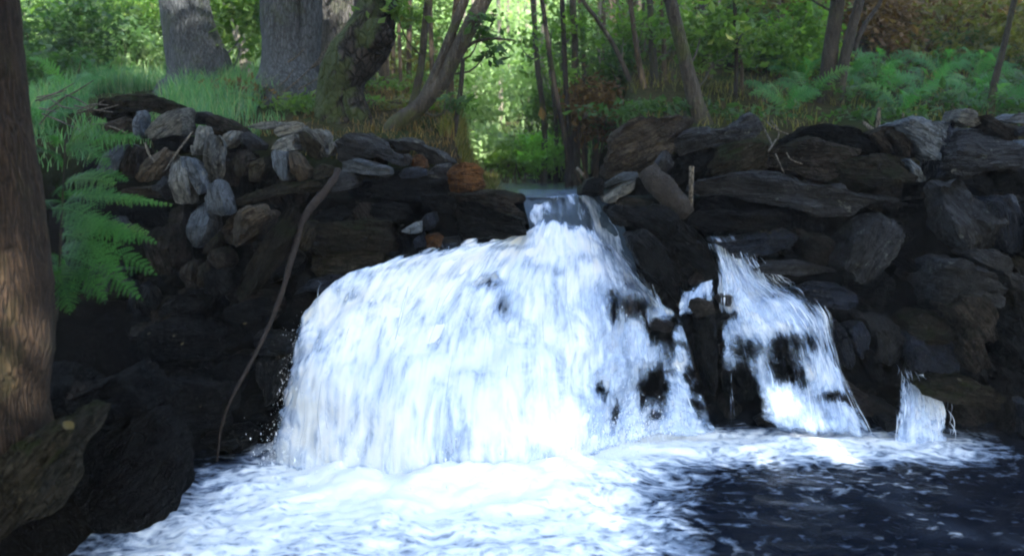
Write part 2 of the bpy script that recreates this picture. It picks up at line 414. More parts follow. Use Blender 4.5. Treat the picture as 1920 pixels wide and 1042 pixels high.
ROCKS = """
A|0,150 120,40 270,5 520,5 640,40 770,90 690,130 640,175 560,150 430,120 300,150 240,200 130,230 20,190|.1|mossy|boulder|broad brown mossy boulder crowning the left bank below the tall grass
A|140,235 250,200 290,190 310,330 150,340 120,290|.0|tan|stone|tan mossy block under the brown boulder on the left bank, beside the fern
A|355,140 400,130 425,160 440,330 420,380 370,350 355,250|-.08|blue|stone_slab|thin pale slab standing upright below the brown mossy boulder
A|500,330 600,230 700,140 775,95 812,170 812,350 700,360 540,375|-.12|pale|boulder|pale grey triangular stone at the top of the left bank
A|505,470 530,380 680,355 812,360 830,490 760,510 600,480|.06|dark|stone|black stone in the hollow right under the pale triangular stone
A|70,640 150,530 230,440 300,430 290,560 240,680 210,700 100,680|-.06|blue|stone_slab|blue grey leaning slab right of the fern tips
A|300,440 430,470 430,640 390,720 290,720 230,690 285,570|.0|brown|stone|dark brown stone leaning against the blue grey slab by the fern
A|420,650 460,540 540,480 640,480 690,530 660,600 600,690 540,740 420,760 390,720|-.05|tan|boulder|rounded brown stone between the leaning slabs and the upright slabs of the left bank
A|180,850 260,820 430,800 590,820 610,870 580,905 400,905 200,900|-.08|tan|stone_slab|flat tan ledge stone behind the longest fern frond
A|540,790 600,710 650,760 690,870 640,930 600,860 540,820|-.1|grey|stone|small wedge shaped grey stone left of the upright slabs
A|665,570 720,540 780,550 810,640 830,830 850,950 780,960 710,940 690,800 660,660|-.2|pale|stone_slab|tall grey upright slab, leftmost of the standing slabs on the left bank
A|785,550 840,540 890,580 950,680 975,860 940,880 900,820 840,680|-.18|blue|stone_slab|blue grey slab leaning left beside the tall grey upright slab
A|920,270 980,265 1000,320 985,450 940,480 915,430|-.14|pale|stone_slab|short grey slab standing just below the dark earth hummock
A|1000,340 1040,340 1060,380 1075,620 1050,730 990,740 975,680 990,500|-.2|pale|stone_slab|narrow pale blue upright slab in the middle of the left bank
A|1075,360 1110,390 1130,480 1140,650 1110,740 1070,730 1085,560|-.16|pale|stone_slab|thin rough slab right beside the narrow pale blue upright slab
A|1020,790 1070,750 1110,790 1170,930 1185,1040 1100,1060 1030,1030 1000,900|-.18|blue|stone_slab|dark blue pointed slab standing lower than the other upright slabs
A|1010,180 1100,170 1230,220 1340,310 1290,340 1200,320 1120,360 1030,330 1000,250|.0|brown|boulder|dark earthy hummock stone at the grass edge of the left bank
A|840,190 900,150 1000,150 1050,180 1000,260 900,250 860,240|.05|grey|stone|small grey stone at the grass edge between the pale triangular stone and the dark hummock
A|1130,370 1200,310 1270,310 1260,390 1200,460 1140,470|-.1|pale|stone|pale stone tilted on edge below the dark earthy hummock
A|1300,340 1360,330 1500,430 1480,480 1400,490 1320,420|-.05|grey|stone|grey wedge stone pointing down to the right at the grass edge
A|1250,500 1330,500 1400,560 1380,700 1300,720 1240,640|-.05|brown|stone|brown block above the horizontal mossy slab, nearest the upright slabs but one
A|1130,480 1210,510 1240,620 1220,800 1150,790 1140,640|-.02|brown|stone|brown upright block touching the thin rough slab
A|1400,600 1520,540 1560,640 1500,760 1390,740|-.02|mossy|stone|mossy brown block above the left end of the horizontal mossy slab
C|-150,720 0,660 250,590 540,560 580,610 500,660 200,700 0,750 -120,780|-.05|mossy|stone_slab|long horizontal mossy slab left of the top of the leaning branch
A|860,440 900,440 910,520 880,530|-.08|pale|stone|tiny pale chip wedged between the upright slabs
B|885,30 940,10 960,60 1040,130 1050,220 1000,330 960,400 890,380 850,250 850,140|-.06|blue|stone_slab|pale blue split slab left of the round tan boulder
B|1110,240 1150,150 1300,65 1400,40 1510,45 1570,100 1500,250 1400,330 1290,390 1190,390 1130,310|-.15|tan|boulder|round tan boulder with rusty stains in the left bank
B|1000,360 1090,250 1110,340 1060,420 1000,450 970,440|-.08|mossy|stone|mossy wedge stone leaning under the left side of the round tan boulder
B|1040,420 1110,390 1190,440 1220,540 1180,590 1080,600 1030,520|-.08|brown|stone|brown stone directly below the round tan boulder
B|475,250 690,200 730,300 760,540 700,640 560,600 490,400|-.08|brown|boulder|tall dark brown block right of the lowest fern fronds
B|680,60 760,30 800,120 810,300 750,320 700,220|.0|brown|stone|narrow brown stone above the tall dark brown block
B|790,560 880,500 920,600 930,740 800,740|-.08|brown|stone|dim brown stone right of the tall dark brown block, at its foot
B|910,560 970,500 1030,600 1020,740 950,720|-.07|brown|stone|dim narrow stone, second from the foot of the tall dark brown block
B|1020,600 1200,600 1230,740 1150,790 1030,780|-.08|dark|stone|dark block two stones under the round tan boulder
Z|446,549 461,507 480,475 501,430 520,408 545,392 558,400 552,440 530,470 505,510 485,540 465,560|-.2|mossy|stone_slab|long mossy slab curving down just left of the leaning branch
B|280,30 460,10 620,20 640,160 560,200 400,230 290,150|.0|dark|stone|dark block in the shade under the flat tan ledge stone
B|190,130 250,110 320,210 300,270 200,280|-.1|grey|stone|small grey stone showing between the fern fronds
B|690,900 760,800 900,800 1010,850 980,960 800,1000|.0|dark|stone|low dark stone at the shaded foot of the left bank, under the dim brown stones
B|1100,1000 1200,920 1450,860 1600,950 1550,1020 1300,1040|.0|dark|stone_slab|dark flat ledge crossed by the leaning branch, left of the falls
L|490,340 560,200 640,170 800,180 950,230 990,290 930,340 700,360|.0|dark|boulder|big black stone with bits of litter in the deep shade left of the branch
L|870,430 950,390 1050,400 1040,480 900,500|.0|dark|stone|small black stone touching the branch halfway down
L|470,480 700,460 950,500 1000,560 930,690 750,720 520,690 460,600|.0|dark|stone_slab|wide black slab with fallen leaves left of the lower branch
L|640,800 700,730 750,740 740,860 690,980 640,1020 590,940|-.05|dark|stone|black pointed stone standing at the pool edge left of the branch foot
L|1120,390 1240,380 1240,560 1190,620 1140,500|.1|wet|stone|wet black stone beside the left edge of the main fall
L|1100,250 1280,270 1290,340 1150,350|.0|wet|stone|small wet ledge right of the branch at the upper left of the main fall
Z|100,880 180,800 280,780 330,860 320,960 220,1010 60,1040|-.55|dark|boulder|huge black boulder at the dark pool edge in the lower left
Z|-30,870 60,815 130,785 172,775 165,815 125,855 98,920 45,985 -30,1010|-1.35|mossy|boulder|tan green boulder at the bottom left below the big trunk
Z|-40,700 60,700 150,740 230,700 300,760 170,790 60,830 -40,860|-1.0|dark|boulder|dark earthy boulder under the foot of the big left trunk
C|180,140 230,60 350,40 440,70 440,130 330,150 230,180|.0|pale|boulder|pale flat topped boulder at the foot of the mossy leaning tree
C|-60,90 60,40 200,30 210,90 100,110|.05|pale|stone_slab|pale flat stone in the grass left of the pale flat topped boulder
C|160,290 230,210 350,150 370,190 350,240 390,290 300,310 220,310|-.06|pale|stone|pale tan capstone below the pale flat topped boulder
C|180,310 320,310 330,440 320,560 270,560 210,450|-.1|blue|stone|blue grey stone with a split face under the pale tan capstone
C|320,310 390,330 440,410 490,460 470,540 400,560 340,480|-.12|tan|stone|tan stone right of the blue grey split stone
C|410,150 460,140 580,250 560,370 490,340 430,230|-.05|mossy|stone|mossy pale stone wedged right of the pale tan capstone
C|440,110 600,110 650,160 640,280 660,330 600,360 570,240 480,150|.0|pale|stone|pale cracked stone left of the big layered grey boulder
C|660,230 740,200 720,270 670,340|-.08|pale|stone|small pale pointed stone touching the big layered grey boulder
C|520,460 580,420 660,430 710,480 650,540 540,550|-.06|mossy|stone|dark green stone behind the top end of the leaning branch
C|740,290 780,200 860,140 1010,140 1130,190 1250,320 1350,420 1310,450 1180,360 1100,340 900,380 760,390|-.08|grey|boulder|big layered grey boulder overhanging a black hollow, right of the branch top
C|770,400 900,385 1000,400 1190,450 1220,500 1150,540 900,500 780,480|-.08|blue|stone_slab|blue grey slab directly under the big layered grey boulder
C|700,530 760,490 880,510 930,590 860,640 700,660 640,640|-.02|grey|stone|grey stone right of the branch top, under the blue grey slab
D|150,110 330,100 430,130 440,160 560,200 720,300 620,310 500,300 360,180 220,200|.15|grey|stone_slab|grey slab sloping down to the right behind the big layered grey boulder
D|270,240 310,230 360,280 330,340 290,320|-.05|red|stone|small pinkish stone right of the big layered grey boulder
D|340,320 380,245 430,240 470,290 480,350 430,360 360,350|-.02|rust|stone|small round stone with an orange stain beside the pinkish stone
D|210,410 280,370 400,350 480,370 480,420 380,440 250,450|-.08|wetblue|stone_slab|dark bluish slab under the two small coloured stones
D|680,470 670,400 740,330 820,310 900,330 960,390 980,500 930,545 700,575|-.05|rust|boulder|rusty orange block at the left lip of the stream
D|490,400 560,340 680,330 670,420 660,470 500,440|.0|grey|stone|grey brown block joined to the left side of the rusty orange block
D|660,590 760,590 960,550 1130,570 1330,610 1320,650 1200,660 1340,780 1250,770 1000,670 850,640 780,640|-.1|brown|stone_slab|long brown shelf jutting towards the chute below the rusty orange block
D|680,640 850,650 1000,680 1200,740 1355,800 1360,930 1100,950 800,960 740,800|.15|wet|boulder|wet black rock face under the long brown shelf, left of the chute
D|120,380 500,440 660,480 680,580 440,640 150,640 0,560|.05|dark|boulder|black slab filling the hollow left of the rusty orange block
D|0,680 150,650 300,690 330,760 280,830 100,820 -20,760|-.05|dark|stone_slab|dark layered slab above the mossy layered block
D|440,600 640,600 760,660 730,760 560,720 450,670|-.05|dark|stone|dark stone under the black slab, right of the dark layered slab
D|480,760 550,740 575,830 530,900 440,920 400,860|-.06|wetblue|stone|dim bluish stone in the hollow above the white water
D|260,910 400,830 440,820 430,920 330,925|-.1|blue|stone|pale blue wedge catching light right of the mossy layered block
D|370,990 450,930 480,990 460,1060 380,1060|-.05|wetblue|stone|small bluish wet stone at the upper edge of the main fall
D|470,960 560,940 620,980 600,1050 480,1050|-.05|rust|stone|small brownish orange wet stone at the upper edge of the main fall
D|620,980 760,960 780,1040 640,1060|.05|wet|stone|flat black wet stone at the upper edge of the main fall
X|340,430 370,425 810,430 812,590 370,600|.0|mossy|stone_slab|mossy layered block just right of the branch, upper of two
X|345,605 640,598 755,620 765,735 400,750 350,690|.1|mossy|stone_slab|darker layered block above the white water, lower of two
X|310,430 360,440 350,520 290,600 240,580 280,500|-.15|mossy|stone|mossy leaning stone between the branch and the layered blocks
X|380,370 500,330 560,380 520,425 340,430|.0|dark|stone|dark stone resting above the upper mossy layered block
X|300,780 430,750 560,770 450,840 300,830 240,850|.0|wetblue|stone|wet bluish stone at the upper left corner of the main fall
E|300,330 330,240 440,160 520,110 640,110 780,90 930,70 1020,130 1000,180 970,240 900,290 850,310 830,380 700,480 560,560 420,600 250,620 280,480|.1|tan|boulder|biggest brown boulder at the left end of the right bank
F|-60,260 -20,160 100,90 240,80 360,110 480,60 560,0 640,0 690,60 700,130 600,190 430,210 250,250 120,270 40,320 -20,330|.0|grey|boulder|long grey boulder stretching right behind the foot of the leaning grey tree
E|820,640 880,450 1100,360 1280,340 1180,560 1050,650 900,680|.15|dark|boulder|black rock in the hollow under the long grey boulder
E|680,530 790,370 830,400 850,510 790,610 720,580|-.1|grey|stone|grey brown wedge stone behind the weathered log end
E|220,700 350,620 430,580 530,580 540,620 400,670 250,720|-.05|blue|stone_slab|thin bluish slab lying over the pale stone beside the stream
E|220,800 380,700 420,680 530,630 510,720 460,780 370,800 330,850 240,840|-.08|pale|stone|pale greenish stone beside the stream, left of the weathered log
E|20,770 80,650 150,620 240,650 250,790 130,800|.0|wet|stone|black round stone at the right lip of the stream
E|350,830 460,790 620,820 800,880 850,940 700,900 480,870 350,880|-.05|brown|stone_slab|dark brown thin slab under the weathered log
H|60,150 100,125 250,95 450,110 570,150 650,220 780,310 860,390 885,470 880,640 760,700 690,770 640,660 560,560 440,380 300,260 120,230|.0|wet|boulder|great wet black boulder sloping down between the main and the right falls
H|310,330 380,310 460,380 560,500 650,640 665,780 640,870 560,800 480,700 330,590 250,460 230,360|-.22|wet|boulder|greenish wet slab leaning on the great black boulder
H|320,620 430,680 540,780 630,880 640,950 560,920 450,830 360,720|-.13|wet|stone|thin wet dark slab at the right edge of the main fall
N|535,110 570,70 620,55 690,80 710,140 650,150 590,175|-.2|brown|boulder|round brown stone between the thin veil and the right fall
N|595,180 700,140 712,290 610,290|-.1|wet|stone|black pitted stone under the round brown stone between the falls
N|598,300 720,290 735,380 690,640 640,520 610,400|-.05|wet|stone|black wet wall stone low between the thin veil and the right fall
H|180,860 240,810 310,840 330,940 290,1000 200,990|.0|red|stone|reddish brown stone showing through the right side of the main fall
N|270,150 380,150 450,200 420,250 320,240|.02|red|stone|reddish brown ledge over the dark gap left of the thin veil
H|720,720 800,600 860,610 890,660 850,710 760,750|-.02|red|stone|small reddish stone on top of the dripping curtain
I|400,760 440,720 520,730 550,770 500,820 420,800|-.1|red|stone|small pale brown stone splitting the right fall
F|220,520 260,430 350,270 420,220 560,200 680,210 740,240 760,300 700,480 500,540 330,540|-.05|mossy|boulder|rounded layered boulder above the long purple grey slab
F|700,320 800,260 900,240 1060,220 1250,260 1500,300 1420,400 1260,560 1050,560 900,480 720,480|.0|brown|boulder|dark brown layered rock with roots hanging over it
F|90,600 150,550 400,540 620,520 800,475 930,500 1050,570 1250,590 1440,610 1500,680 1870,700 1880,740 1700,790 1520,800 1420,850 1150,850 950,800 700,770 400,690 120,680|-.1|grey|stone_slab|very long purple grey slab lying across the right bank
F|70,900 130,840 300,830 640,840 930,850 990,900 970,970 700,990 300,1000 80,960|-.05|dark|stone_slab|dark square ended slab below the very long slab
Z|1466,264 1483,252 1504,241 1533,238 1600,243 1625,250 1650,270 1640,290 1590,283 1530,270 1480,268|.0|dark|stone_slab|dark layered slab on top of the right bank below the twin trunk
G|-80,560 0,510 200,470 340,450 480,470 520,560 560,640 400,700 200,690 20,640|-.1|mossy|stone_slab|mossy brown sloping slab above the right end of the very long slab
G|190,290 330,210 390,230 380,330 430,400 480,440 330,440 260,390|.0|brown|stone|brown stone behind the pale broken branch stub
G|360,290 410,220 490,280 530,370 540,470 490,470 430,370|-.08|brown|stone|dark brown three sided block left of the blue grey boulder
G|410,200 540,160 700,170 850,180 810,280 760,410 730,500 660,490 570,430 520,350 480,270|-.05|blue|boulder|blue grey boulder narrowing downwards under the ferns on the right
G|840,190 960,190 950,260 880,420 850,560 800,640 730,660 740,500 790,350|-.05|wetblue|stone_slab|dark steep slab between the two big grey boulders on the right
G|920,160 960,80 1030,60 1100,80 1110,130 1160,190 1060,220 960,200|.05|pale|stone|pale stone perched highest on the right bank
G|850,600 870,490 930,360 970,270 1050,230 1170,220 1230,300 1350,370 1440,480 1470,530 1380,590 1150,590 1030,640 930,660|-.15|grey|boulder|big violet grey angular boulder near the right edge
G|1120,130 1250,130 1300,200 1420,220 1440,380 1340,370 1240,300 1170,200|.08|brown|boulder|brown boulder behind the big violet grey boulder
G|1290,170 1400,110 1540,100 1620,180 1400,190|.1|blue|stone_slab|flat bluish slab at the far right end of the bank top
G|1440,240 1560,200 1620,250 1560,300 1450,300|.0|grey|stone|grey flat stone at the right edge under the flat bluish slab
G|1470,400 1560,320 1620,420 1560,560 1490,540 1460,450|-.1|blue|stone|blue grey stone cut by the right edge of the picture beside the violet boulder
G|530,490 580,520 700,670 620,680 560,600|-.1|blue|stone_slab|thin bluish slab sloping down under the blue grey boulder
G|960,690 1100,640 1210,650 1250,700 1200,800 1110,780 1020,720|.0|dark|stone|dark stone tucked under the big violet grey boulder
G|1290,660 1380,590 1480,570 1580,620 1580,720 1350,770 1260,750|-.05|dark|stone|dark round stone at the right edge below the violet boulder
Z|1768,349 1788,340 1805,347 1836,375 1856,405 1858,460 1830,466 1790,460 1770,430 1765,390|-.15|grey|boulder|smooth egg shaped grey green boulder on the right
Z|1845,378 1874,367 1900,372 1912,415 1908,465 1875,470 1860,440|-.15|wetblue|boulder|blue black boulder right of the smooth egg shaped boulder
Z|1908,395 1950,380 1960,480 1912,480|-.2|dark|stone|brown black stone at the right edge beside the blue black boulder
J|40,420 120,240 250,120 380,60 450,100 460,200 400,330 330,440 260,540 150,560 100,520|-.05|grey|stone_slab|grey green grooved slab leaning in the dark middle of the right bank
J|440,340 560,400 660,480 640,510 560,480 460,400|-.02|dark|stone_slab|thin dark slab edge right of the grooved leaning slab
J|1000,350 1100,320 1220,320 1320,380 1380,440 1350,490 1250,510 1170,450 1050,390|-.12|grey|boulder|blue grey cracked stone below the smooth egg shaped boulder
J|740,600 780,430 880,390 1020,400 1180,490 1330,620 1290,680 1150,640 1000,680 900,720 780,720|-.2|grey|boulder|big dark slab with a long sloping edge at the right
J|1130,640 1300,660 1300,760 1220,800 1150,720|-.15|grey|stone|grey stone under the low end of the long sloping edge
J|880,770 940,680 1050,670 1130,700 1210,820 1240,1000 1150,1040 1000,1040 990,860 920,810|-.25|brown|boulder|dark brown slab with a lit curved rim low on the right bank
J|1280,480 1400,490 1500,560 1560,640 1380,640|-.15|grey|stone|bluish stone at the right edge level with the long sloping edge
J|1360,640 1500,640 1580,760 1520,880 1400,860|-.15|brown|stone|dim brown stone at the right edge below the bluish stone
J|1260,790 1350,790 1450,880 1400,960 1290,900|-.2|dark|stone|dark three sided stone right of the slab with the curved rim
J|560,870 720,800 860,850 930,930 900,1010 700,1040 570,1000|-.15|mossy|boulder|mossy dark boulder above the smallest fall
K|50,150 110,150 150,250 180,400 150,440 100,300|-.05|wetblue|stone_slab|narrow bluish slab leaning right beside the right fall
K|160,190 240,150 270,210 270,320 240,370 200,310|-.05|wetblue|stone|bluish stone, second from the right fall in the leaning row
K|270,340 320,320 380,440 420,560 370,560 300,430|-.05|dark|stone_slab|dark narrow slab, lowest of the leaning row by the right fall
K|260,110 380,110 490,180 500,330 430,430 350,370 340,240|-.05|grey|boulder|dark bluish block at the right of the leaning row
K|540,230 620,200 720,200 830,230 840,400 760,450 640,420 590,440 550,330|-.12|wetblue|boulder|square bluish block right above the smallest fall
K|850,260 950,200 1050,280 1100,380 1040,440 940,470 880,380|-.12|brown|boulder|brown stone right of the square bluish block
K|600,540 760,520 900,510 1050,560 1160,640 1120,710 950,690 800,640 650,600|-.18|mossy|stone_slab|brown mossy ledge with a yellow leaf beside the smallest fall
K|60,560 180,570 330,650 480,690 480,750 350,750 200,720 60,640|.06|red|stone_slab|wet purple brown ledge between the right fall and the smallest fall
K|370,770 460,760 440,830 390,840|-.05|wet|stone|small black wet stone under the purple brown ledge
K|1120,200 1250,180 1340,240 1340,400 1200,440 1120,330|-.15|dark|boulder|dim dark boulder low at the right edge
K|1190,640 1240,630 1250,860 1200,870|-.05|dark|stone_slab|dim upright slab standing in the pool at the far right
K|1290,680 1370,660 1370,890 1300,890|-.1|wetblue|stone_slab|bluish upright slab at the waterline by the right edge
I|330,230 560,220 720,190 1000,160 1130,190 1080,300 900,340 560,385 480,330|-.05|wetblue|stone_slab|wet blue slab with green leaves at the head of the right fall
I|1080,130 1130,160 1160,200 1080,210|.0|brown|stone|little brown stone on the right end of the wet blue slab
I|1120,270 1180,200 1360,190 1380,280 1330,440 1180,400|-.08|brown|stone|brown angular block right of the wet blue slab
I|700,490 900,420 1100,440 1350,480 1500,510 1490,540 1100,530 760,520|-.1|grey|stone_slab|thin grey brown slab above the widening right fall
I|1100,690 1280,620 1450,640 1620,700 1560,800 1400,830 1200,790|-.1|wetblue|stone_slab|wet bluish slab right of the crest of the right fall
"""
for k, line in enumerate(ROCKS.strip().split('\n')):
    fr, pl, dy, mat, nm, lab = line.split('|')
    ox, oy, s = FR[fr]
    poly = [(ox + float(a.split(',')[0])/s, oy + float(a.split(',')[1])/s) for a in pl.split()]
    cx = sum(a for a, _ in poly)/len(poly); cy = sum(b for _, b in poly)/len(poly)
    # a little overlap with the neighbours so that no daylight shows between stones
    poly = [(cx + (a-cx)*1.02, cy + (b-cy)*1.03) for a, b in poly]
    rock(nm, poly, depth(cx, cy) + float(dy), mat, lab, seed=k+1)

# filler stones deeper in the gaps: nothing tells them apart
rs = np.random.RandomState(5)
for k in range(120):
    left = k % 2 == 0
    if left: px, py = rs.uniform(190, 720), rs.uniform(270, 860)
    else: px, py = rs.uniform(1330, 1930), rs.uniform(330, 800)
    if left and px > 500 and py > 500: px -= 250
    w, h = rs.uniform(22, 55), rs.uniform(18, 48); a0 = rs.uniform(0, 6.3)
    poly = [(px + w*math.cos(a0+i*.9+rs.uniform(-.2, .2))*rs.uniform(.7, 1.1), py + h*math.sin(a0+i*.9)*rs.uniform(.7, 1.1)) for i in range(7)]
    rock('stone', poly, depth(px, py) + rs.uniform(.16, .3), rs.choice(['dark', 'brown', 'dark', 'wet']),
         'small dark stone wedged in the shadowed gaps of the left bank' if left else 'small dark stone wedged in the shadowed gaps of the right bank',
         seed=500+k, group='filler stones in the left bank' if left else 'filler stones in the right bank', T=.12)

# ---------------------------------------------------------------- water
def water_mat(name, hole=.0):
    t = NT(name); d = t.attr('dens'); u = t.attr('fu'); v = t.attr('fv'); ly = t.attr('layer')
    st = t.noise(t.vec(t.math('MULTIPLY', u, 22), t.math('MULTIPLY', v, 5.0), t.math('MULTIPLY', ly, 7.3)), 1, 5, .6, .35)
    s2 = t.noise(t.vec(t.math('MULTIPLY', u, 70), t.math('MULTIPLY', v, 4.0), t.math('MULTIPLY', ly, 3.1)), 1, 3, .6, .2)
    cl = t.noise(t.vec(t.math('MULTIPLY', u, 8), t.math('MULTIPLY', v, 4.2), t.math('MULTIPLY', ly, 5.7)), 1, 5, .62, .9)
    s = t.math('ADD', t.math('MULTIPLY', st, .40), t.math('ADD', t.math('MULTIPLY', cl, .52), t.math('MULTIPLY', s2, .10)))
    a = t.math('ADD', d, t.math('MULTIPLY', t.math('SUBTRACT', s, .5), 2.6))
    alpha = t.mapr(a, .12, .75)
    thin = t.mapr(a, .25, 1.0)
    col = t.mix(thin, (.40, .56, .84), (.90, .93, .95))  # blue of the reflected sky painted into the colour where streaks thin out
    p = t.bsdf(col, .45, t.bump(s, .15, .02), .3)
    tr = t.n('ShaderNodeBsdfTranslucent'); t.l(col, tr.inputs[0])
    mx = t.n('ShaderNodeMixShader'); mx.inputs[0].default_value = .3; t.l(p.outputs[0], mx.inputs[1]); t.l(tr.outputs[0], mx.inputs[2])
    tp = t.n('ShaderNodeBsdfTransparent'); m2 = t.n('ShaderNodeMixShader')
    t.l(alpha, m2.inputs[0]); t.l(tp.outputs[0], m2.inputs[1]); t.l(mx.outputs[0], m2.inputs[2])
    return t.done(m2.outputs[0])
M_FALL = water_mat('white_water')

def sheet(name, flows, nu, nv, label, base, holes=(), layers=3, thick=.024, edge=.06, seed=0, billow=.07, top=0.0, bottom=.0, strands=0, side=None):
    """falling water: flow lines given crest to foot, three streaky layers one before the other"""
    L = [catmull([P(*p) for p in f], nv) for f in flows]
    L = np.stack([l for l in L], 0)                                    # K, nv, 3
    Gd = np.stack([catmull(L[:, j], nu) for j in range(nv)], 1)         # nu, nv, 3
    du = np.linalg.norm(np.diff(Gd, axis=0), axis=-1).mean(1); fu = np.concatenate([[0], np.cumsum(du)])
    dv = np.linalg.norm(np.diff(Gd, axis=1), axis=-1).mean(0); fv = np.concatenate([[0], np.cumsum(dv)])
    FU, FV = np.meshgrid(fu, fv, indexing='ij')
    uu, vv = np.meshgrid(np.linspace(0, 1, nu), np.linspace(0, 1, nv), indexing='ij')
    a = np.gradient(Gd, axis=0); b = np.gradient(Gd, axis=1); N = np.cross(a, b); N /= np.linalg.norm(N, axis=-1)[..., None] + 1e-9
    N = np.where((N[..., 1] > 0)[..., None], -N, N)
    parts, D, A1, A2, A3 = [], [], [], [], []
    for k in range(layers):
        q = np.stack([FU*3.6, FV*4.2, np.full_like(FU, k*.25+seed)], -1).reshape(-1, 3)
        q2 = np.stack([FU*24, FV*2.5, np.full_like(FU, k*4.1+seed)], -1).reshape(-1, 3)
        q3 = np.stack([FU*60, FV*6, np.full_like(FU, k*4.1+seed)], -1).reshape(-1, 3)
        amp = sstep(0, .15, vv.ravel())
        off = (k*thick + billow*fbm(q, 3)*amp + .006*fbm(q2, 3)*amp + .003*fbm(q3, 2)*amp)
        V = Gd.reshape(-1, 3) + N.reshape(-1, 3)*off[:, None]
        px, py = proj(V); px = px + 16*fbm(q*1.7+40, 3); py = py + 26*fbm(q*1.7+80, 3)
        d = np.full(len(V), base - k*.16)
        e = np.minimum(FU, fu[-1]-FU).ravel()
        d = d - .9*(1 - sstep(0, edge, e + .06*fbm(q*2.2, 3)))
        if top: d = d - .95*(1 - sstep(0, top, (FV.ravel() + .13*fbm(q*np.array([3.2, 1.5, 1]), 3))))
        if bottom: d = d - .7*sstep(1-bottom, 1, vv.ravel())
        for (hx, hy, rx, ry, st) in holes:
            d = d - st*np.exp(-((px-hx)/rx)**2 - ((py-hy)/ry)**2)
        parts.append((V, grid_faces(nu, nv))); D.append(d); A1.append(FU.ravel()); A2.append(FV.ravel()); A3.append(np.full(len(V), k + seed*.37))
    # separate strands of water in front of the sheet, each a narrow ribbon along the flow
    if strands:
        rs = np.random.RandomState(seed + 40); ns = 14
        B = Gd + N*(billow*fbm(np.stack([FU*3.6, FV*4.2, np.full_like(FU, seed)], -1).reshape(-1, 3), 3)*sstep(0, .15, vv.ravel())).reshape(FU.shape)[..., None]
        cl = rs.rand(60)
        u0 = np.where(rs.rand(strands) < .35, rs.choice(cl, strands) + rs.normal(0, .008, strands), rs.rand(strands)); u0 = np.clip(u0, .05, .95)
        if side: m = rs.rand(strands) < side(u0); u0 = u0[m]; strands = len(u0)
        v0 = rs.uniform(-.05, .8, strands); v1 = np.clip(v0 + rs.uniform(.08, .32, strands), 0, 1); v0 = np.clip(v0, 0, 1)
        k = np.linspace(0, 1, ns); vj = v0[:, None] + (v1-v0)[:, None]*k
        uj = u0[:, None] + (rs.normal(0, .012, strands)[:, None]*k + .004*np.sin(vj*rs.uniform(6, 16, strands)[:, None] + rs.uniform(0, 6, strands)[:, None]))
        uj = np.clip(uj, 0, 1)
        iu = np.clip((uj*(nu-1)).astype(int), 0, nu-2); fu_ = (uj*(nu-1) - iu)[..., None]; iv = np.clip((vj*(nv-1)).astype(int), 0, nv-2); fv_ = (vj*(nv-1) - iv)[..., None]
        def smp(A): return (A[iu, iv]*(1-fu_) + A[iu+1, iv]*fu_)*(1-fv_) + (A[iu, iv+1]*(1-fu_) + A[iu+1, iv+1]*fu_)*fv_
        c = smp(B); nn = smp(N); lat = np.cross(np.gradient(c, axis=1), nn); lat /= np.linalg.norm(lat, axis=-1)[..., None] + 1e-9
        c = c + nn*((layers-1)*thick + rs.uniform(-.03, .045, strands)[:, None] + .03*np.sin(np.pi*k))[..., None]
        w = (np.exp(rs.normal(math.log(.0026), .55, strands))[:, None]*np.sin(np.pi*np.clip(k*.94 + .03, 0, 1))**.6)[..., None]
        SV = np.stack([c - lat*w, c + nn*w*.5, c + lat*w], 2).reshape(-1, 3)
        b = (np.arange(strands)[:, None]*ns + np.arange(ns-1)[None])*3
        SF = np.concatenate([np.stack([b+j, b+j+1, b+j+4, b+j+3], -1).reshape(-1, 4) for j in (0, 1)])
        parts.append((SV, SF)); fade = (rs.uniform(.05, .6, strands)[:, None] + .3*np.sin(np.pi*k))
        hpx, hpy = proj(SV); hd = np.zeros(len(SV))
        for (hx, hy, rx, ry, st) in holes: hd += max(st, 0)*np.exp(-((hpx-hx)/rx)**2 - ((hpy-hy)/ry)**2)
        D.append(np.repeat(fade.ravel(), 3) - .7*hd - .75*(np.tile(np.array([1., 0, 1.]), strands*ns)))
        A1.append(np.repeat((uj*fu[-1]).ravel(), 3)); A2.append(np.repeat((vj*fv[-1]).ravel(), 3)); A3.append(np.full(len(SV), 9 + seed*.37))
    V, F = join(parts)
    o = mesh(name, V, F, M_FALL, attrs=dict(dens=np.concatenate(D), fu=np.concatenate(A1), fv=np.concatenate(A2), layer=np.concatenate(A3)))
    return tag(o, label, 'waterfall', kind='structure')

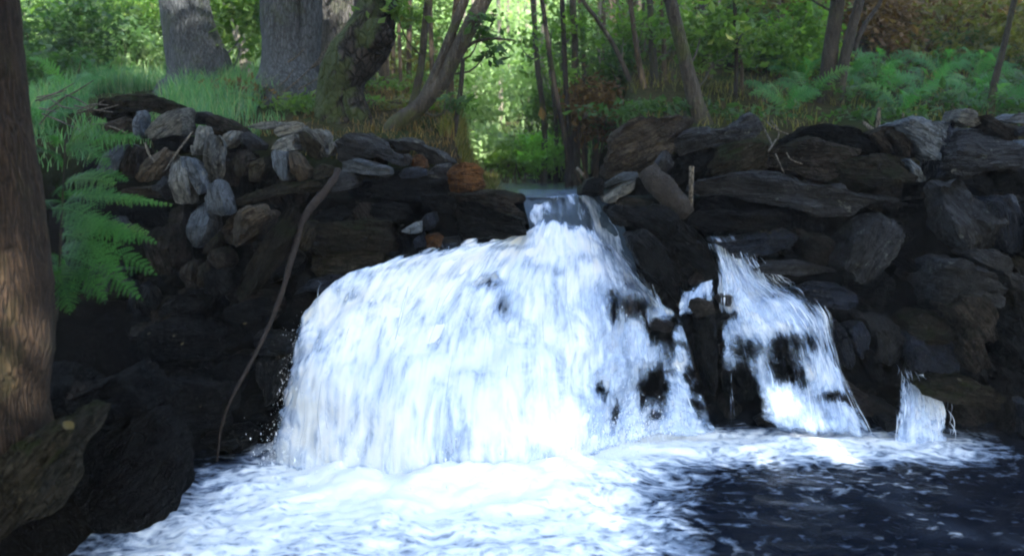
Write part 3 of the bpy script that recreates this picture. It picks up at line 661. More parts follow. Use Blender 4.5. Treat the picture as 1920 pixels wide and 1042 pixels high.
MAIN = [
 [(582,590,4.62),(560,618,4.54),(548,655,4.48),(539,706,4.42),(532,780,4.34),(524,868,4.22)],
 [(640,548,4.60),(604,578,4.54),(586,625,4.48),(574,690,4.40),(563,780,4.24),(554,888,4.08)],
 [(738,486,4.66),(700,522,4.60),(668,590,4.52),(650,670,4.40),(638,770,4.14),(630,902,3.99)],
 [(880,448,4.84),(826,496,4.74),(786,575,4.60),(762,660,4.42),(742,760,4.08),(734,916,3.92)],
 [(985,438,5.12),(930,486,4.9),(884,570,4.68),(862,655,4.46),(846,760,4.08),(842,920,3.90)],
 [(1020,424,5.16),(992,476,4.94),(964,565,4.70),(950,650,4.48),(942,760,4.10),(942,918,3.91)],
 [(1050,415,5.17),(1045,476,4.92),(1036,560,4.68),(1032,650,4.48),(1032,760,4.2),(1036,900,4.02)],
 [(1085,425,5.14),(1096,486,4.92),(1102,570,4.66),(1102,660,4.54),(1102,750,4.36),(1106,858,4.24)],
 [(1115,440,5.1),(1150,506,4.9),(1171,575,4.7),(1174,660,4.58),(1176,740,4.48),(1180,836,4.38)],
 [(1135,455,5.06),(1190,526,4.88),(1226,585,4.70),(1232,660,4.6),(1238,730,4.55),(1242,818,4.5)],
 [(1150,470,5.02),(1214,538,4.84),(1268,588,4.66),(1294,660,4.58),(1316,740,4.54),(1340,818,4.5)]]
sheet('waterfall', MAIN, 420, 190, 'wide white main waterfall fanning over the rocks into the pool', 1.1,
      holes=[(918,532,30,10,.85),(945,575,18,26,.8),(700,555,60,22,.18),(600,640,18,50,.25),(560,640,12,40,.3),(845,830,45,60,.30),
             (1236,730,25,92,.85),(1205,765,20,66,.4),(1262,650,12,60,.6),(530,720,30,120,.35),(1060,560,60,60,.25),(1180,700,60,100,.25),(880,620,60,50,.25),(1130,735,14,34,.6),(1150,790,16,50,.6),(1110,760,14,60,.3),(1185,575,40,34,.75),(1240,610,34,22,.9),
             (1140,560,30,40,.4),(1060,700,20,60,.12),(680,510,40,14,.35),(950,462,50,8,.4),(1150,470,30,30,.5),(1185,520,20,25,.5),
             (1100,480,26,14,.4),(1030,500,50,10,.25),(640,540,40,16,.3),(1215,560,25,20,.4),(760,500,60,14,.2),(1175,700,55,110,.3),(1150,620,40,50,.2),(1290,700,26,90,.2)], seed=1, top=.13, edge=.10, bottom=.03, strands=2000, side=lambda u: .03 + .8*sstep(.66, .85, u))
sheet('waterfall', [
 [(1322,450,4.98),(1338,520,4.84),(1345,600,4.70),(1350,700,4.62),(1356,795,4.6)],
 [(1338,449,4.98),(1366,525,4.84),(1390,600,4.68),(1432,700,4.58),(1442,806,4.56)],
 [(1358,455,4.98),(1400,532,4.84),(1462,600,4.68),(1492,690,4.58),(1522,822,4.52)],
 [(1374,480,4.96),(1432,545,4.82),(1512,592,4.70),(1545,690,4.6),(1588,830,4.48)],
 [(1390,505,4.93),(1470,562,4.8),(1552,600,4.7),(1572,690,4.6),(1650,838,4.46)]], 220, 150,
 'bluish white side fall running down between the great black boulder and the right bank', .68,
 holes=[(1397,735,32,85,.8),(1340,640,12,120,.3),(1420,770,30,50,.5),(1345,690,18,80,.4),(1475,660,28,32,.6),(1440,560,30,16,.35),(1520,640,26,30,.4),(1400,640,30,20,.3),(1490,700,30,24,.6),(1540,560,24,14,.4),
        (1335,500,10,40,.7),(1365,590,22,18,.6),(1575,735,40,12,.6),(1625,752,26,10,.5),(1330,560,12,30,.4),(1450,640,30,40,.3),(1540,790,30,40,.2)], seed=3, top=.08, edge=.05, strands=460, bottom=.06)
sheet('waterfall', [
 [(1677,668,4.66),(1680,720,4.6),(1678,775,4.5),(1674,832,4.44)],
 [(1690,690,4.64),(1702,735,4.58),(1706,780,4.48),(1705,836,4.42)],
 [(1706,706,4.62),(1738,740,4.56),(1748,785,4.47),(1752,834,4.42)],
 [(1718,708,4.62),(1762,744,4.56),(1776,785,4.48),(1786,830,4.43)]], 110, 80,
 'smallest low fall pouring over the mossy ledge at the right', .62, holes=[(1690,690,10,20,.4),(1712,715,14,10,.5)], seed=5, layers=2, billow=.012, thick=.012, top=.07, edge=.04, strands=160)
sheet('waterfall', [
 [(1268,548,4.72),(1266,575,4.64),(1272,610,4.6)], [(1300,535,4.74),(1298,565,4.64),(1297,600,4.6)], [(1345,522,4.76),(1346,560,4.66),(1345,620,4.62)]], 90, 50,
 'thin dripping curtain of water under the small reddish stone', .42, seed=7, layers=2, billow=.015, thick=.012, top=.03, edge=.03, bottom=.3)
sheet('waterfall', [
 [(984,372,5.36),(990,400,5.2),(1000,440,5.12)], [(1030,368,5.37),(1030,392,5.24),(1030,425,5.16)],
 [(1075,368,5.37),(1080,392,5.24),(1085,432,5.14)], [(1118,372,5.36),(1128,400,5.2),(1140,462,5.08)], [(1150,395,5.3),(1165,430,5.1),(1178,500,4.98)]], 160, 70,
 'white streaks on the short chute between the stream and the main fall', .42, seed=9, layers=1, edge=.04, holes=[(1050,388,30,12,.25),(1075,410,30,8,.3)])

# clear water: the stream above and the pool below
def clear_water(name, deep, rough, bscale, foam=True):
    t = NT(name); pos = t.n('ShaderNodeNewGeometry').outputs['Position']
    w = t.noise(pos, bscale, 4, .6, .8)
    p = t.bsdf(deep, rough, t.bump(w, .5, .02), .05); p.inputs['IOR'].default_value = 1.33
    if not foam: return t.done(p.outputs[0])
    f = t.attr('foam')
    dv = t.n('ShaderNodeVectorMath', operation='MULTIPLY_ADD'); t.l(pos, dv.inputs[0]); dv.inputs[1].default_value = (1, 1.5, 1)
    wn_ = t.n('ShaderNodeTexNoise'); wn_.inputs['Scale'].default_value = 3.5; wn_.inputs['Detail'].default_value = 4; t.l(pos, wn_.inputs['Vector'])
    sc = t.n('ShaderNodeVectorMath', operation='SCALE'); t.l(wn_.outputs['Color'], sc.inputs[0]); sc.inputs['Scale'].default_value = .35; t.l(sc.outputs[0], dv.inputs[2])
    n1 = t.noise(dv.outputs[0], 9, 8, .68, .4); n2 = t.noise(dv.outputs[0], 22, 4, .65, .3)
    vo = t.n('ShaderNodeTexVoronoi'); vo.feature = 'SMOOTH_F1'; vo.inputs['Scale'].default_value = 17; t.l(dv.outputs[0], vo.inputs['Vector'])
    s = t.math('ADD', t.math('MULTIPLY', n1, .55), t.math('ADD', t.math('MULTIPLY', n2, .25), t.math('MULTIPLY', vo.outputs[0], .35)))
    a = t.math('ADD', f, t.math('MULTIPLY', t.math('SUBTRACT', s, .56), 1.9))
    al = t.mapr(a, .165, .93)
    col = t.mix(t.mapr(a, .3, 1.1), (.34, .46, .66), (.92, .93, .91))
    fm = t.bsdf(col, .6, t.bump(s, .5, .03), .2)
    mx = t.n('ShaderNodeMixShader'); t.l(al, mx.inputs[0]); t.l(p.outputs[0], mx.inputs[1]); t.l(fm.outputs[0], mx.inputs[2])
    return t.done(mx.outputs[0])

gx = np.arange(-2.6, 3.6, .016); gy = np.concatenate([np.arange(.9, 2.6, .08), np.arange(2.6, 5.0, .016)])
X, Y_ = np.meshgrid(gx, gy, indexing='ij'); V = np.stack([X.ravel(), Y_.ravel(), np.zeros(X.size)], -1)
px, py = proj(V)
FX = [-200, 0, 150, 300, 450, 600, 800, 1000, 1150, 1250, 1350, 1500, 1650, 1800, 1920, 2100]
FY = [790, 820, 850, 880, 920, 960, 1000, 1042, 1200, 1600]
FT = np.array([[0]*16,
 [0,0,0,0,.2,1.4,1.5,1.5,1.4,1.1,1,.95,.9,.6,0,0],
 [0,0,0,0,.3,1.4,1.6,1.5,1.2,.9,.8,.88,.85,.78,.18,0],
 [0,0,0,.05,.62,1.3,1.6,1.5,.95,.66,.52,.50,.46,.42,.30,.1],
 [0,0,0,.38,.85,1.3,1.4,1.2,.80,.52,.36,.31,.31,.27,.22,.1],
 [0,0,.05,.58,.9,1.05,1.1,1,.9,.64,.26,.23,.22,.2,.17,.1],
 [0,0,.25,.80,.9,.9,.85,.9,.88,.76,.33,.19,.18,.16,.14,.1],
 [0,.05,.48,.84,.88,.84,.80,.84,.78,.68,.36,.16,.15,.14,.1,.1],
 [0,0,.3,.6,.7,.6,.6,.6,.6,.5,.3,.15,.1,.1,.1,.1],
 [0]*16])
FT = FT.astype(float); FT[3:, 10:] *= .5; FT[4:, 9] *= .8
ix = np.clip(np.searchsorted(FX, px) - 1, 0, 14); fx = np.clip((px - np.array(FX)[ix])/np.diff(FX)[ix], 0, 1)
iy = np.clip(np.searchsorted(FY, py) - 1, 0, 8); fy = np.clip((py - np.array(FY)[iy])/np.diff(FY)[iy], 0, 1)
foam = (FT[iy, ix]*(1-fx) + FT[iy, ix+1]*fx)*(1-fy) + (FT[iy+1, ix]*(1-fx) + FT[iy+1, ix+1]*fx)*fy
foot = np.exp(-((py-890)/38)**2)*sstep(520, 640, px)*sstep(1240, 1080, px)
q = V.copy()
V[:, 2] = .012*fbm(q*np.array([3.5, 5, 1]), 3) + np.minimum(foam, 1)*(.04*fbm(q*np.array([4, 9, 1])+3, 4) + .010*fbm(q*22, 3)) + foot*.06*(1+.8*fbm(q*np.array([7, 7, 1]), 4)) 
tag(mesh('pool_water', V, grid_faces(len(gx), len(gy)), clear_water('pool_surface', (.003, .005, .010), .16, 9), attrs=dict(foam=foam)),
    'dark plunge pool with white foam spreading from the falls', 'water', kind='structure')
gx = np.linspace(-1.2, 2.2, 120); gy = np.linspace(5.3, 13, 200); X, Y_ = np.meshgrid(gx, gy, indexing='ij')
V = np.stack([X.ravel(), Y_.ravel(), np.full(X.size, 1.265)], -1); V[:, 2] += .012*fbm(V*np.array([4, 7, 1]), 3) + .10*np.maximum(V[:, 1]-9, 0)
tag(mesh('stream_water', V, grid_faces(len(gx), len(gy)), clear_water('stream_surface', (.045, .065, .06), .15, 16, False)),
    'calm greenish stream arriving at the lip between the two banks', 'water', kind='structure')

lip = [[(970,356,5.95),(978,366,5.40),(984,390,5.26),(992,420,5.16),(1000,470,5.14)],[(1030,356,5.95),(1040,366,5.40),(1042,392,5.27),(1044,425,5.20),(1044,470,5.16)],[(1075,356,5.95),(1085,366,5.40),(1090,392,5.27),(1095,432,5.18),(1098,480,5.12)],[(1112,357,5.95),(1122,368,5.40),(1134,400,5.24),(1146,462,5.11),(1152,500,5.05)],[(1128,360,5.8),(1150,385,5.36),(1172,430,5.12),(1192,500,4.98),(1200,540,4.92)]]
Lp = np.stack([catmull([P(*p) for p in f], 60) for f in lip], 0); V = np.stack([catmull(Lp[:, j], 100) for j in range(60)], 1).reshape(-1, 3)
V[:, 1] -= .03*fbm(V*np.array([16, 8, 8]), 3); V[:, 2] += .012*fbm(V*np.array([18, 12, 8])+9, 3)
tag(mesh('stream_water', V, grid_faces(100, 60), clear_water('chute_surface', (.05, .075, .11), .22, 26, False)), 'blue grey water sliding over the lip of the stream', 'water', kind='structure')

# spray: droplets thrown off the edges and the foot of the falls
rs = np.random.RandomState(3); pts = []
for f in MAIN[0:1]*2 + MAIN[:9]:
    c = catmull([P(*p) for p in f], 60)
    for _ in range(130):
        i = min(59, int(60*rs.beta(2.5, 1.2))); pts.append(c[i] + rs.normal(0, 1, 3)*[.025, .03, .03] + [0, -.05, 0])
for _ in range(9000):
    f = MAIN[rs.randint(0, 9)]; g = MAIN[min(10, MAIN.index(f)+1)]; w = rs.rand()
    b = P(*f[-1])*(1-w) + P(*g[-1])*w; pts.append(b + [rs.normal(0, .06), -abs(rs.normal(0, .10)), abs(rs.normal(0, .09))])
pts = np.array(pts); n = len(pts); r = np.exp(rs.normal(math.log(.0013), .5, n)); el = rs.uniform(1, 3.2, n)
oc = np.array([[1,0,0],[-1,0,0],[0,1,0],[0,-1,0],[0,0,1],[0,0,-1]], float); fc = np.array([[0,2,4],[2,1,4],[1,3,4],[3,0,4],[2,0,5],[1,2,5],[3,1,5],[0,3,5]])
V = pts[:, None] + oc[None]*np.stack([r, r, r*el], -1)[:, None]
t = NT('spray'); M_SPRAY = t.done(t.bsdf((.85, .9, .95), .3, None, .5).outputs[0])
tag(mesh('spray', V.reshape(-1, 3), (fc[None] + np.arange(n)[:, None, None]*6).reshape(-1, 3), M_SPRAY), 'fine droplets of spray around the falling water', 'spray', kind='stuff')

# ---------------------------------------------------------------- trees, plants, twigs
GAP = np.array([-1.66, 2.62, 1.02]); SD = np.array(sun_dir)
def leaves(c, size, rs, flat=.5, elong=1.9, up=None):
    """leaf-shaped folded quads at points c"""
    n = len(c); s = size*np.exp(rs.normal(0, .3, n))
    az = rs.uniform(0, 2*np.pi, n); tilt = rs.normal(-.25, .55, n)
    d = np.stack([np.cos(az)*np.cos(tilt), np.sin(az)*np.cos(tilt), np.sin(tilt)], -1)
    r = rs.normal(0, 1, (n, 3)); r[:, 2] *= flat; sd_ = np.cross(d, np.stack([r[:, 0]*.6, r[:, 1]*.6, np.ones(n)], -1)); sd_ /= np.linalg.norm(sd_, axis=1)[:, None] + 1e-9
    nn = np.cross(d, sd_)
    L = (s*elong)[:, None]*d; B = (s*.5)[:, None]*sd_; U = (s*.18)[:, None]*nn
    V = np.stack([c, c + .5*L + B + U, c + L, c + .5*L - B + U], 1).reshape(-1, 3)
    F = np.arange(n*4).reshape(-1, 4)
    return V, F

def clump_pts(center, rad, n, rs, nsub=14, spread=.33):
    """points gathered in sub-clumps inside an ellipsoid, so that gaps stay open"""
    rad = np.asarray(rad, float)*np.ones(3)
    d = rs.normal(0, 1, (nsub, 3)); d /= np.linalg.norm(d, axis=1)[:, None]
    sub = d*(rs.uniform(.15, 1, nsub)**.45)[:, None]
    k = rs.randint(0, nsub, n); w = rs.uniform(.5, 1.2, nsub)[k]
    return np.asarray(center) + (sub[k] + rs.normal(0, 1, (n, 3))*spread*w[:, None])*rad, k

def foliage(name, blobs, size, mat, parent=None, seed=0, label=None, cat=None, group=None, kind=None, origin=None, nsub=14, spread=.33):
    rs = np.random.RandomState(seed); Vs, Ts = [], []
    for (c, rad, n) in blobs:
        p, k = clump_pts(c, rad, n, rs, nsub, spread)
        base = rs.rand(nsub)[k]*.55
        Vs.append(p); Ts.append(np.clip(base + rs.rand(n)*.45, 0, 1))
    p = np.concatenate(Vs); t_ = np.concatenate(Ts)
    if mat == 'green' and size > .08 and kind is None:               # an opening in the crowns lets one patch of sun reach the near trunk
        w = p - GAP; a = w @ SD; m = np.linalg.norm(w - a[:, None]*SD, axis=1) > .36
        p, t_ = p[m], t_[m]
    V, F = leaves(p, size, rs)
    o = mesh(name, V, F, ML[mat], parent, smooth=False, attrs=dict(tint=np.repeat(t_, 4)), origin=origin)
    if label: tag(o, label, cat, group, kind)
    return o

def px_path(path):
    """[(px, py, width_px, Y)] -> points, radii"""
    pts = np.array([P(a, b, Y) for a, b, w, Y in path]); rad = np.array([w*.5*Y/FPX for a, b, w, Y in path])
    return pts, rad

def grow_up(pts, rad, top, rs, taper=.35, wob=.25):
    """continue a trunk above the picture up to height top"""
    d = pts[-1] - pts[-2]; d = d/np.linalg.norm(d); d = d*.7 + np.array([0, 0, .5]); d /= np.linalg.norm(d)
    out, ro = list(pts), list(rad); k = 4; h = (top - pts[-1][2])/k; r0 = rad[-1]
    if h <= 0: return np.array(out), np.array(ro)
    for i in range(1, k+1):
        q = out[-1] + d/max(d[2], .3)*h + np.array([rs.normal(0, wob), rs.normal(0, wob), 0])*h*.25
        out.append(q); ro.append(r0*(1 - (1-taper)*i/k)); d = d*.6 + np.array([0, 0, .4]); d /= np.linalg.norm(d)
    return np.array(out), np.array(ro)

def tree(name, stems, bark, label, crown=(), leaf='green', lsize=.05, seed=0, group=None, cat='tree', top=5.5, sides=12, rough=.12, ridge=0., upper=0, upper_r=.8, sink=.25, nsub=14):
    """stems: trunk paths in pixels and distance; crown: [(px, py, Y, (rx,ry,rz), n)]"""
    rs = np.random.RandomState(seed+100)
    parts = []; tips = []; lsize = lsize*.75; crown = [(a, b, Y, rr, int(n*1.5)) for a, b, Y, rr, n in crown]
    for si, st in enumerate(stems):
        pts, rad = px_path(st)
        if si == 0:
            root = pts[0].copy(); g = float(H(root[0], root[1])); base = np.array([root[0], root[1], min(g, root[2]) - .1])
            pts = np.vstack([base, pts]); rad = np.concatenate([[rad[0]*1.15], rad])
        if st[-1][1] <= 0: pts, rad = grow_up(pts, rad, top*rs.uniform(.9, 1.1), rs)
        if st[-1][1] <= 0: tips.append(pts[-1])
        parts.append(tube_data(pts, rad, sides, n=max(24, 7*len(pts)) if rad.max() > .04 else None, rough=rough, rscale=4/max(rad.max(), .02)*.15 + 3, ridge=ridge, seed=seed))
    r = empty(name, base, label, cat, group)
    blobs = [(P(a, b, Y), rr, n) for a, b, Y, rr, n in crown]
    if upper and tips:
        for tp in tips:
            blobs.append((tp + [0, 0, -.2], (upper_r, upper_r, upper_r*.8), upper//len(tips)))
    # twigs reach from the stem to each clump of leaves
    for c, rr, n in blobs:
        st = parts[0][0]; near = st[np.argmin(np.linalg.norm(st - (np.asarray(c) - [0, 0, .3]), axis=1))]
        if np.linalg.norm(near - c) > .08:
            m = (near + c)/2 + [0, 0, -.06]
            parts.append(tube_data(np.array([near, m, c]), np.array([.010, .007, .003]), 5, 6))
    V, F = join(parts)
    mesh('trunk', V, F, MB[bark], r)
    if blobs: foliage('crown', blobs, lsize, leaf, r, seed, nsub=nsub)
    return r

# --- the big old trees behind the left bank
tree('oak_tree', [[(378,165,150,8.0),(376,140,118,8.0),(366,100,102,8.0),(354,50,92,8.0),(346,0,88,8.0),(340,-60,88,8.0)]], 'oak',
     'old grey oak with deeply cracked bark above the tall grass', crown=[(300,-250,8,(1.2,1,.5),1500),(455,60,8.3,(.35,.4,.4),260),(470,30,8.4,(.3,.3,.3),200)], leaf='green', lsize=.06, top=6, sides=28, rough=.05, ridge=.06, seed=1, upper=450, upper_r=1.6)
tree('slim_tree', [[(463,150,22,9.5),(458,110,20,9.5),(446,60,20,9.5),(432,20,20,9.5),(423,-10,19,9.5)]], 'palebark',
     'pale slim leaning trunk between the two old grey trees', top=6, seed=2, upper=500, leaf='green', lsize=.06)
tree('double_trunk_tree', [[(545,165,140,7.5),(542,130,105,7.5),(535,80,82,7.5),(530,30,78,7.5),(530,-40,78,7.5)],
     [(560,150,70,7.45),(572,110,52,7.45),(582,50,40,7.45),(584,0,38,7.45),(585,-40,36,7.45)]], 'oak',
     'thick grey tree of two fused trunks left of the mossy leaning tree', top=6, sides=28, rough=.05, ridge=.06, seed=3, upper=450, upper_r=1.6, lsize=.06)
tree('old_tree', [[(655,200,110,8.6),(650,130,95,8.6),(645,60,88,8.6),(640,-30,86,8.6)]], 'oakdark',
     'dim grey trunk standing behind the mossy leaning tree', top=6, sides=24, rough=.05, ridge=.05, seed=4, upper=450, upper_r=1.4, lsize=.06)
tree('mossy_tree', [[(646,262,125,6.7),(640,225,100,6.7),(636,180,84,6.7),(648,140,80,6.65),(672,100,86,6.6),(694,62,84,6.6),(704,30,74,6.6),(718,-20,68,6.6)],
     [(600,262,46,6.6),(620,215,50,6.6),(640,170,40,6.6)], [(690,255,40,6.55),(672,215,44,6.55),(656,170,40,6.6)], [(728,48,44,6.5),(712,62,60,6.5),(690,80,60,6.55)]], 'mossbark',
     'dark leaning old tree with green moss on its upper side and a rotten hollow', top=5.5, sides=28, rough=.22, ridge=.10, seed=5, upper=900, upper_r=1.3, lsize=.06)
tree('curved_tree', [[(728,248,24,6.2),(742,232,30,6.2),(783,203,30,6.2),(812,172,30,6.2),(830,150,30,6.2),(848,115,30,6.2),(862,88,30,6.2),(884,45,29,6.2),(907,0,27,6.2),(925,-40,26,6.2)],
     [(783,203,20,6.2),(806,165,22,6.2),(822,128,20,6.2),(842,75,18,6.2),(866,15,17,6.2),(880,-30,16,6.2)],
     [(876,88,7,6.2),(893,78,6,6.2),(925,73,5,6.2),(965,76,3,6.2)]], 'slim',
     'dark curved tree forking into two leaning stems at the left of the glade', crown=[(905,55,6.2,(.13,.15,.10),60),(920,90,6.2,(.10,.1,.1),40),(850,190,6.1,(.1,.1,.06),30)], leaf='deep', lsize=.045, top=5.5, seed=6, upper=250, upper_r=1.0, nsub=5)
tree('slim_tree', [[(762,232,16,6.5),(778,180,15,6.5),(790,120,14,6.5),(796,60,13,6.5),(803,-10,12,6.5)]], 'slim', 'straight slim stem left of the curved dark tree', top=5, seed=7, upper=400, lsize=.05, crown=[(740,20,6.6,(.25,.25,.18),160)])
tree('slim_tree', [[(826,275,20,6.4),(836,235,18,6.4),(843,180,15,6.4),(846,120,13,6.4),(852,40,12,6.4),(858,-20,11,6.4)]], 'brownbark', 'brown slim stem rising behind the curved tree, from the stone bank edge', top=5, seed=8, upper=300, lsize=.05)
tree('slim_tree', [[(846,285,12,6.1),(856,220,10,6.1),(864,165,9,6.1),(868,110,8,6.1)]], 'darkbark', 'thin black stem standing before the bright glade right of the curved tree', seed=9, sides=8)

def sapling(path, bark, label, seed, crown=(), leaf='green', top=4.8, upper=110, lsize=.045, group=None, name='sapling'):
    crown = [(a, b, Y+.5, rr, int(n*.55)) for a, b, Y, rr, n in crown]
    return tree(name, [path], bark, label, crown, leaf, lsize, seed, group, 'tree', top, 8, .10, 0, upper, .8, nsub=8)

# --- brown upright stems behind, left of the glade
for i, (x0, x1, w, Y) in enumerate([(712,705,9,8.4),(727,722,13,8.2),(738,736,8,8.8),(752,745,7,8.0),(770,768,10,9.0),(812,806,9,8.6),(700,690,8,9.2)]):
    sapling([(x0,240,w*1.15,Y),(x0*.6+x1*.4+RS.normal(0,3),120,w,Y),(x1,-10,w*.9,Y)], 'brownbark',
            'thin brown upright stem in the dim stand behind the mossy and the curved tree', 20+i, upper=120, group='brown stems left of the glade')
# --- saplings right of the glade
sapling([(1064,285,11,7.4),(1045,190,10,7.4),(1032,110,9,7.4),(1022,40,8,7.4),(1014,-15,8,7.4)], 'darkbark', 'dark sapling leaning left at the right edge of the bright glade', 40,
        crown=[(1035,45,7.4,(.26,.3,.22),330),(1050,150,7.3,(.18,.2,.2),120)], leaf='bright')
sapling([(1070,285,11,7.6),(1062,180,10,7.6),(1058,90,9,7.6),(1053,-15,9,7.6)], 'darkbark', 'dark upright sapling, second from the bright glade', 41, crown=[(1090,30,7.6,(.3,.3,.25),340)], leaf='green')
sapling([(1080,282,16,7.8),(1077,180,13,7.8),(1078,80,12,7.8),(1074,-15,12,7.8)], 'slim', 'thicker grey brown sapling beside the two dark ones right of the glade', 42, crown=[(1110,110,7.9,(.3,.3,.3),330)], leaf='green')
sapling([(1098,270,8,8.4),(1094,150,7,8.4),(1092,-10,6,8.4)], 'slim', 'thinnest upright sapling behind the cluster right of the glade', 43, crown=[(1120,170,8.3,(.3,.3,.2),260)], leaf='deep')
sapling([(1204,218,12,7.2),(1180,150,10,7.2),(1152,88,9,7.2),(1118,35,8,7.2),(1090,-5,7,7.2)], 'slim', 'slender sapling leaning far to the left over the right bank', 44, crown=[(1170,50,7.2,(.35,.3,.2),350)], leaf='green')
sapling([(1218,218,14,7.3),(1204,150,12,7.3),(1192,80,10,7.3),(1180,-15,9,7.3)], 'brownbark', 'light brown sapling leaning slightly left behind the biggest boulder', 45, crown=[(1210,25,7.4,(.35,.3,.2),350)], leaf='bright')
sapling([(1232,218,17,7.6),(1226,130,15,7.6),(1222,60,13,7.6),(1216,-15,12,7.6)], 'slim', 'grey brown sapling between the light brown one and the leaning grey tree', 46, crown=[(1270,70,8,(.35,.3,.2),300)], leaf='green')
sapling([(1254,215,11,7.7),(1246,150,10,7.7),(1244,70,9,7.7),(1236,-15,8,7.7)], 'brownbark', 'thin brown sapling nearest to the left of the leaning grey tree', 47)
tree('leaning_tree', [[(1322,240,36,6.3),(1306,195,31,6.3),(1290,135,27,6.3),(1274,70,25,6.3),(1258,5,24,6.3),(1250,-30,24,6.3)]], 'slim',
     'grey leaning tree growing from the boulders of the right bank', crown=[(1320,40,6.8,(.4,.3,.2),420),(1350,85,7.0,(.3,.3,.2),300)], leaf='green', lsize=.045, top=5.5, sides=14, seed=50, upper=220, upper_r=1.0)
sapling([(1336,225,16,7.6),(1330,150,14,7.6),(1326,60,12,7.6),(1318,-15,11,7.6)], 'slim', 'dim sapling just right of the leaning grey tree', 51, leaf='deep', crown=[(1400,60,7.6,(.35,.3,.2),330)])
sapling([(1356,225,18,8.2),(1360,150,16,8.2),(1368,90,15,8.2),(1372,-15,14,8.2)], 'darkbark', 'dark thick sapling in the deep shade behind the right bank', 52, leaf='deep', crown=[(1430,100,8,(.4,.3,.3),360)])
sapling([(1376,222,9,6.8),(1381,130,8,6.8),(1379,60,8,6.8),(1376,-15,7,6.8)], 'darkbark', 'black wiry sapling with a slight bend, left of the bright bush', 53, leaf='green', crown=[(1400,20,6.8,(.3,.3,.15),240)])
sapling([(1388,222,8,7.2),(1391,150,7,7.2),(1389,90,6,7.2)], 'brownbark', 'short pale brown stem touching the black wiry sapling', 54, upper=0)
tree('twin_trunk_tree', [[(1545,240,42,6.9),(1549,180,32,6.9),(1557,100,28,6.9),(1565,40,25,6.9),(1572,-20,24,6.9)],
     [(1556,232,30,6.85),(1568,190,24,6.85),(1582,120,20,6.85),(1597,55,18,6.85),(1616,-15,17,6.85)], [(1600,95,10,6.85),(1617,55,9,6.85),(1640,20,8,6.85),(1655,-5,7,6.85)]], 'slim',
     'tree with two dark trunks and a side branch above the ferns', crown=[(1480,-60,7,(.6,.5,.2),400)], leaf='olive', top=5.5, sides=14, seed=55, upper=260, upper_r=1.0)
sapling([(1858,200,15,6.4),(1866,150,13,6.4),(1884,80,11,6.4),(1897,20,10,6.4),(1903,-15,10,6.4)], 'slim', 'grey sapling leaning right at the far right of the picture', 56, leaf='olive')
for i, (x0, x1, y0, w, Y, b) in enumerate([(1665,1678,150,8,9.5,'brownbark'),(1700,1702,120,6,10,'palebark'),(1750,1742,110,6,9.6,'brownbark'),(1782,1790,110,10,9.2,'darkbark'),(1640,1650,150,6,10.2,'brownbark'),(1500,1506,120,7,10.4,'darkbark'),(1820,1850,120,6,9.2,'brownbark'),(1470,1462,200,6,8.6,'brownbark'),(1725,1716,140,5,9.8,'palebark')]):
    sapling([(x0,y0+30,w*1.1,Y),(x0*.5+x1*.5+RS.normal(0,6),y0*.5,w,Y),(x1,-10,w*.8,Y)], b, 'thin bare stem in the dry brown thicket on the right slope', 60+i, leaf='olive', upper=100, group='thin stems on the right slope')
rs_ = np.random.RandomState(31)
for i in range(34):
    x0 = rs_.uniform(1020, 1530); Y = rs_.uniform(8.2, 11); w = rs_.uniform(4, 10); x1 = x0 + rs_.normal(-6, 18)
    sapling([(x0,235-6*(Y-8),w*1.1,Y),((x0+x1)/2+rs_.normal(0,6),110,w,Y),(x1,-10,w*.85,Y)], ['brownbark','slim','palebark'][i % 3],
            'thin straight stem in the sapling stand between the glade and the twin trunk', 120+i, leaf='green', upper=60, group='stems of the sapling stand', crown=[(x1+rs_.normal(0,25), rs_.uniform(10,120), Y, (.28,.28,.2), 150)])
# --- pale trunks in the sunlit glade
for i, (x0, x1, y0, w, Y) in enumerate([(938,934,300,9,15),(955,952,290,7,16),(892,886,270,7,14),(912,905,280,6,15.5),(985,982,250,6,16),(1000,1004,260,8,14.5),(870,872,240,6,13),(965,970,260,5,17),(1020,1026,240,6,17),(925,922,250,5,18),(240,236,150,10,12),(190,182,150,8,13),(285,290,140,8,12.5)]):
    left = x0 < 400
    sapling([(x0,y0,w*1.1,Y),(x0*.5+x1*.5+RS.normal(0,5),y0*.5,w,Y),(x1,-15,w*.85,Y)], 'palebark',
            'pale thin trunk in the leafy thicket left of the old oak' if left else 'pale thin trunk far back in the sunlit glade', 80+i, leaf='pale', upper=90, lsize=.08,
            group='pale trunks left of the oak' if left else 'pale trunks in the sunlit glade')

# --- the near trunk at the left edge, its unseen crown placed to shade that side
rs = np.random.RandomState(2)
pts, rad = px_path([(-75,830,330,2.8),(-62,720,280,2.8),(-50,640,274,2.8),(-46,560,266,2.8),(-53,450,254,2.8),(-66,340,250,2.8),(-80,200,236,2.8),(-94,60,230,2.8),(-104,-60,226,2.8)])
pts, rad = grow_up(pts, rad, 6.5, rs, .5)
r = empty('foreground_tree', (pts[0][0], pts[0][1], .5), 'big near trunk with smooth brown bark at the left edge', 'tree')
parts = [tube_data(pts, rad, 48, 150, rough=.05, rscale=14, seed=3)]
for k in range(7):
    a = rs.uniform(-2.2, 1.9); b = pts[-2] if k % 2 else pts[-1]; e = b + np.array([math.cos(a)*1.8, math.sin(a)*1.8, rs.uniform(.3, 1.4)])
    parts.append(tube_data(np.array([b, (b+e)/2 + [0, 0, .25], e]), np.array([.07, .045, .015]), 8))
V, F = join(parts); mesh('trunk', V, F, MB['front'], r)
foliage('crown', [((-2.9,1.6,6.3),(1.8,1.9,.9),7000), ((-1.9,.2,6.8),(1.6,1.6,.9),3500)], .085, 'green', r, 9, nsub=40, spread=.2)

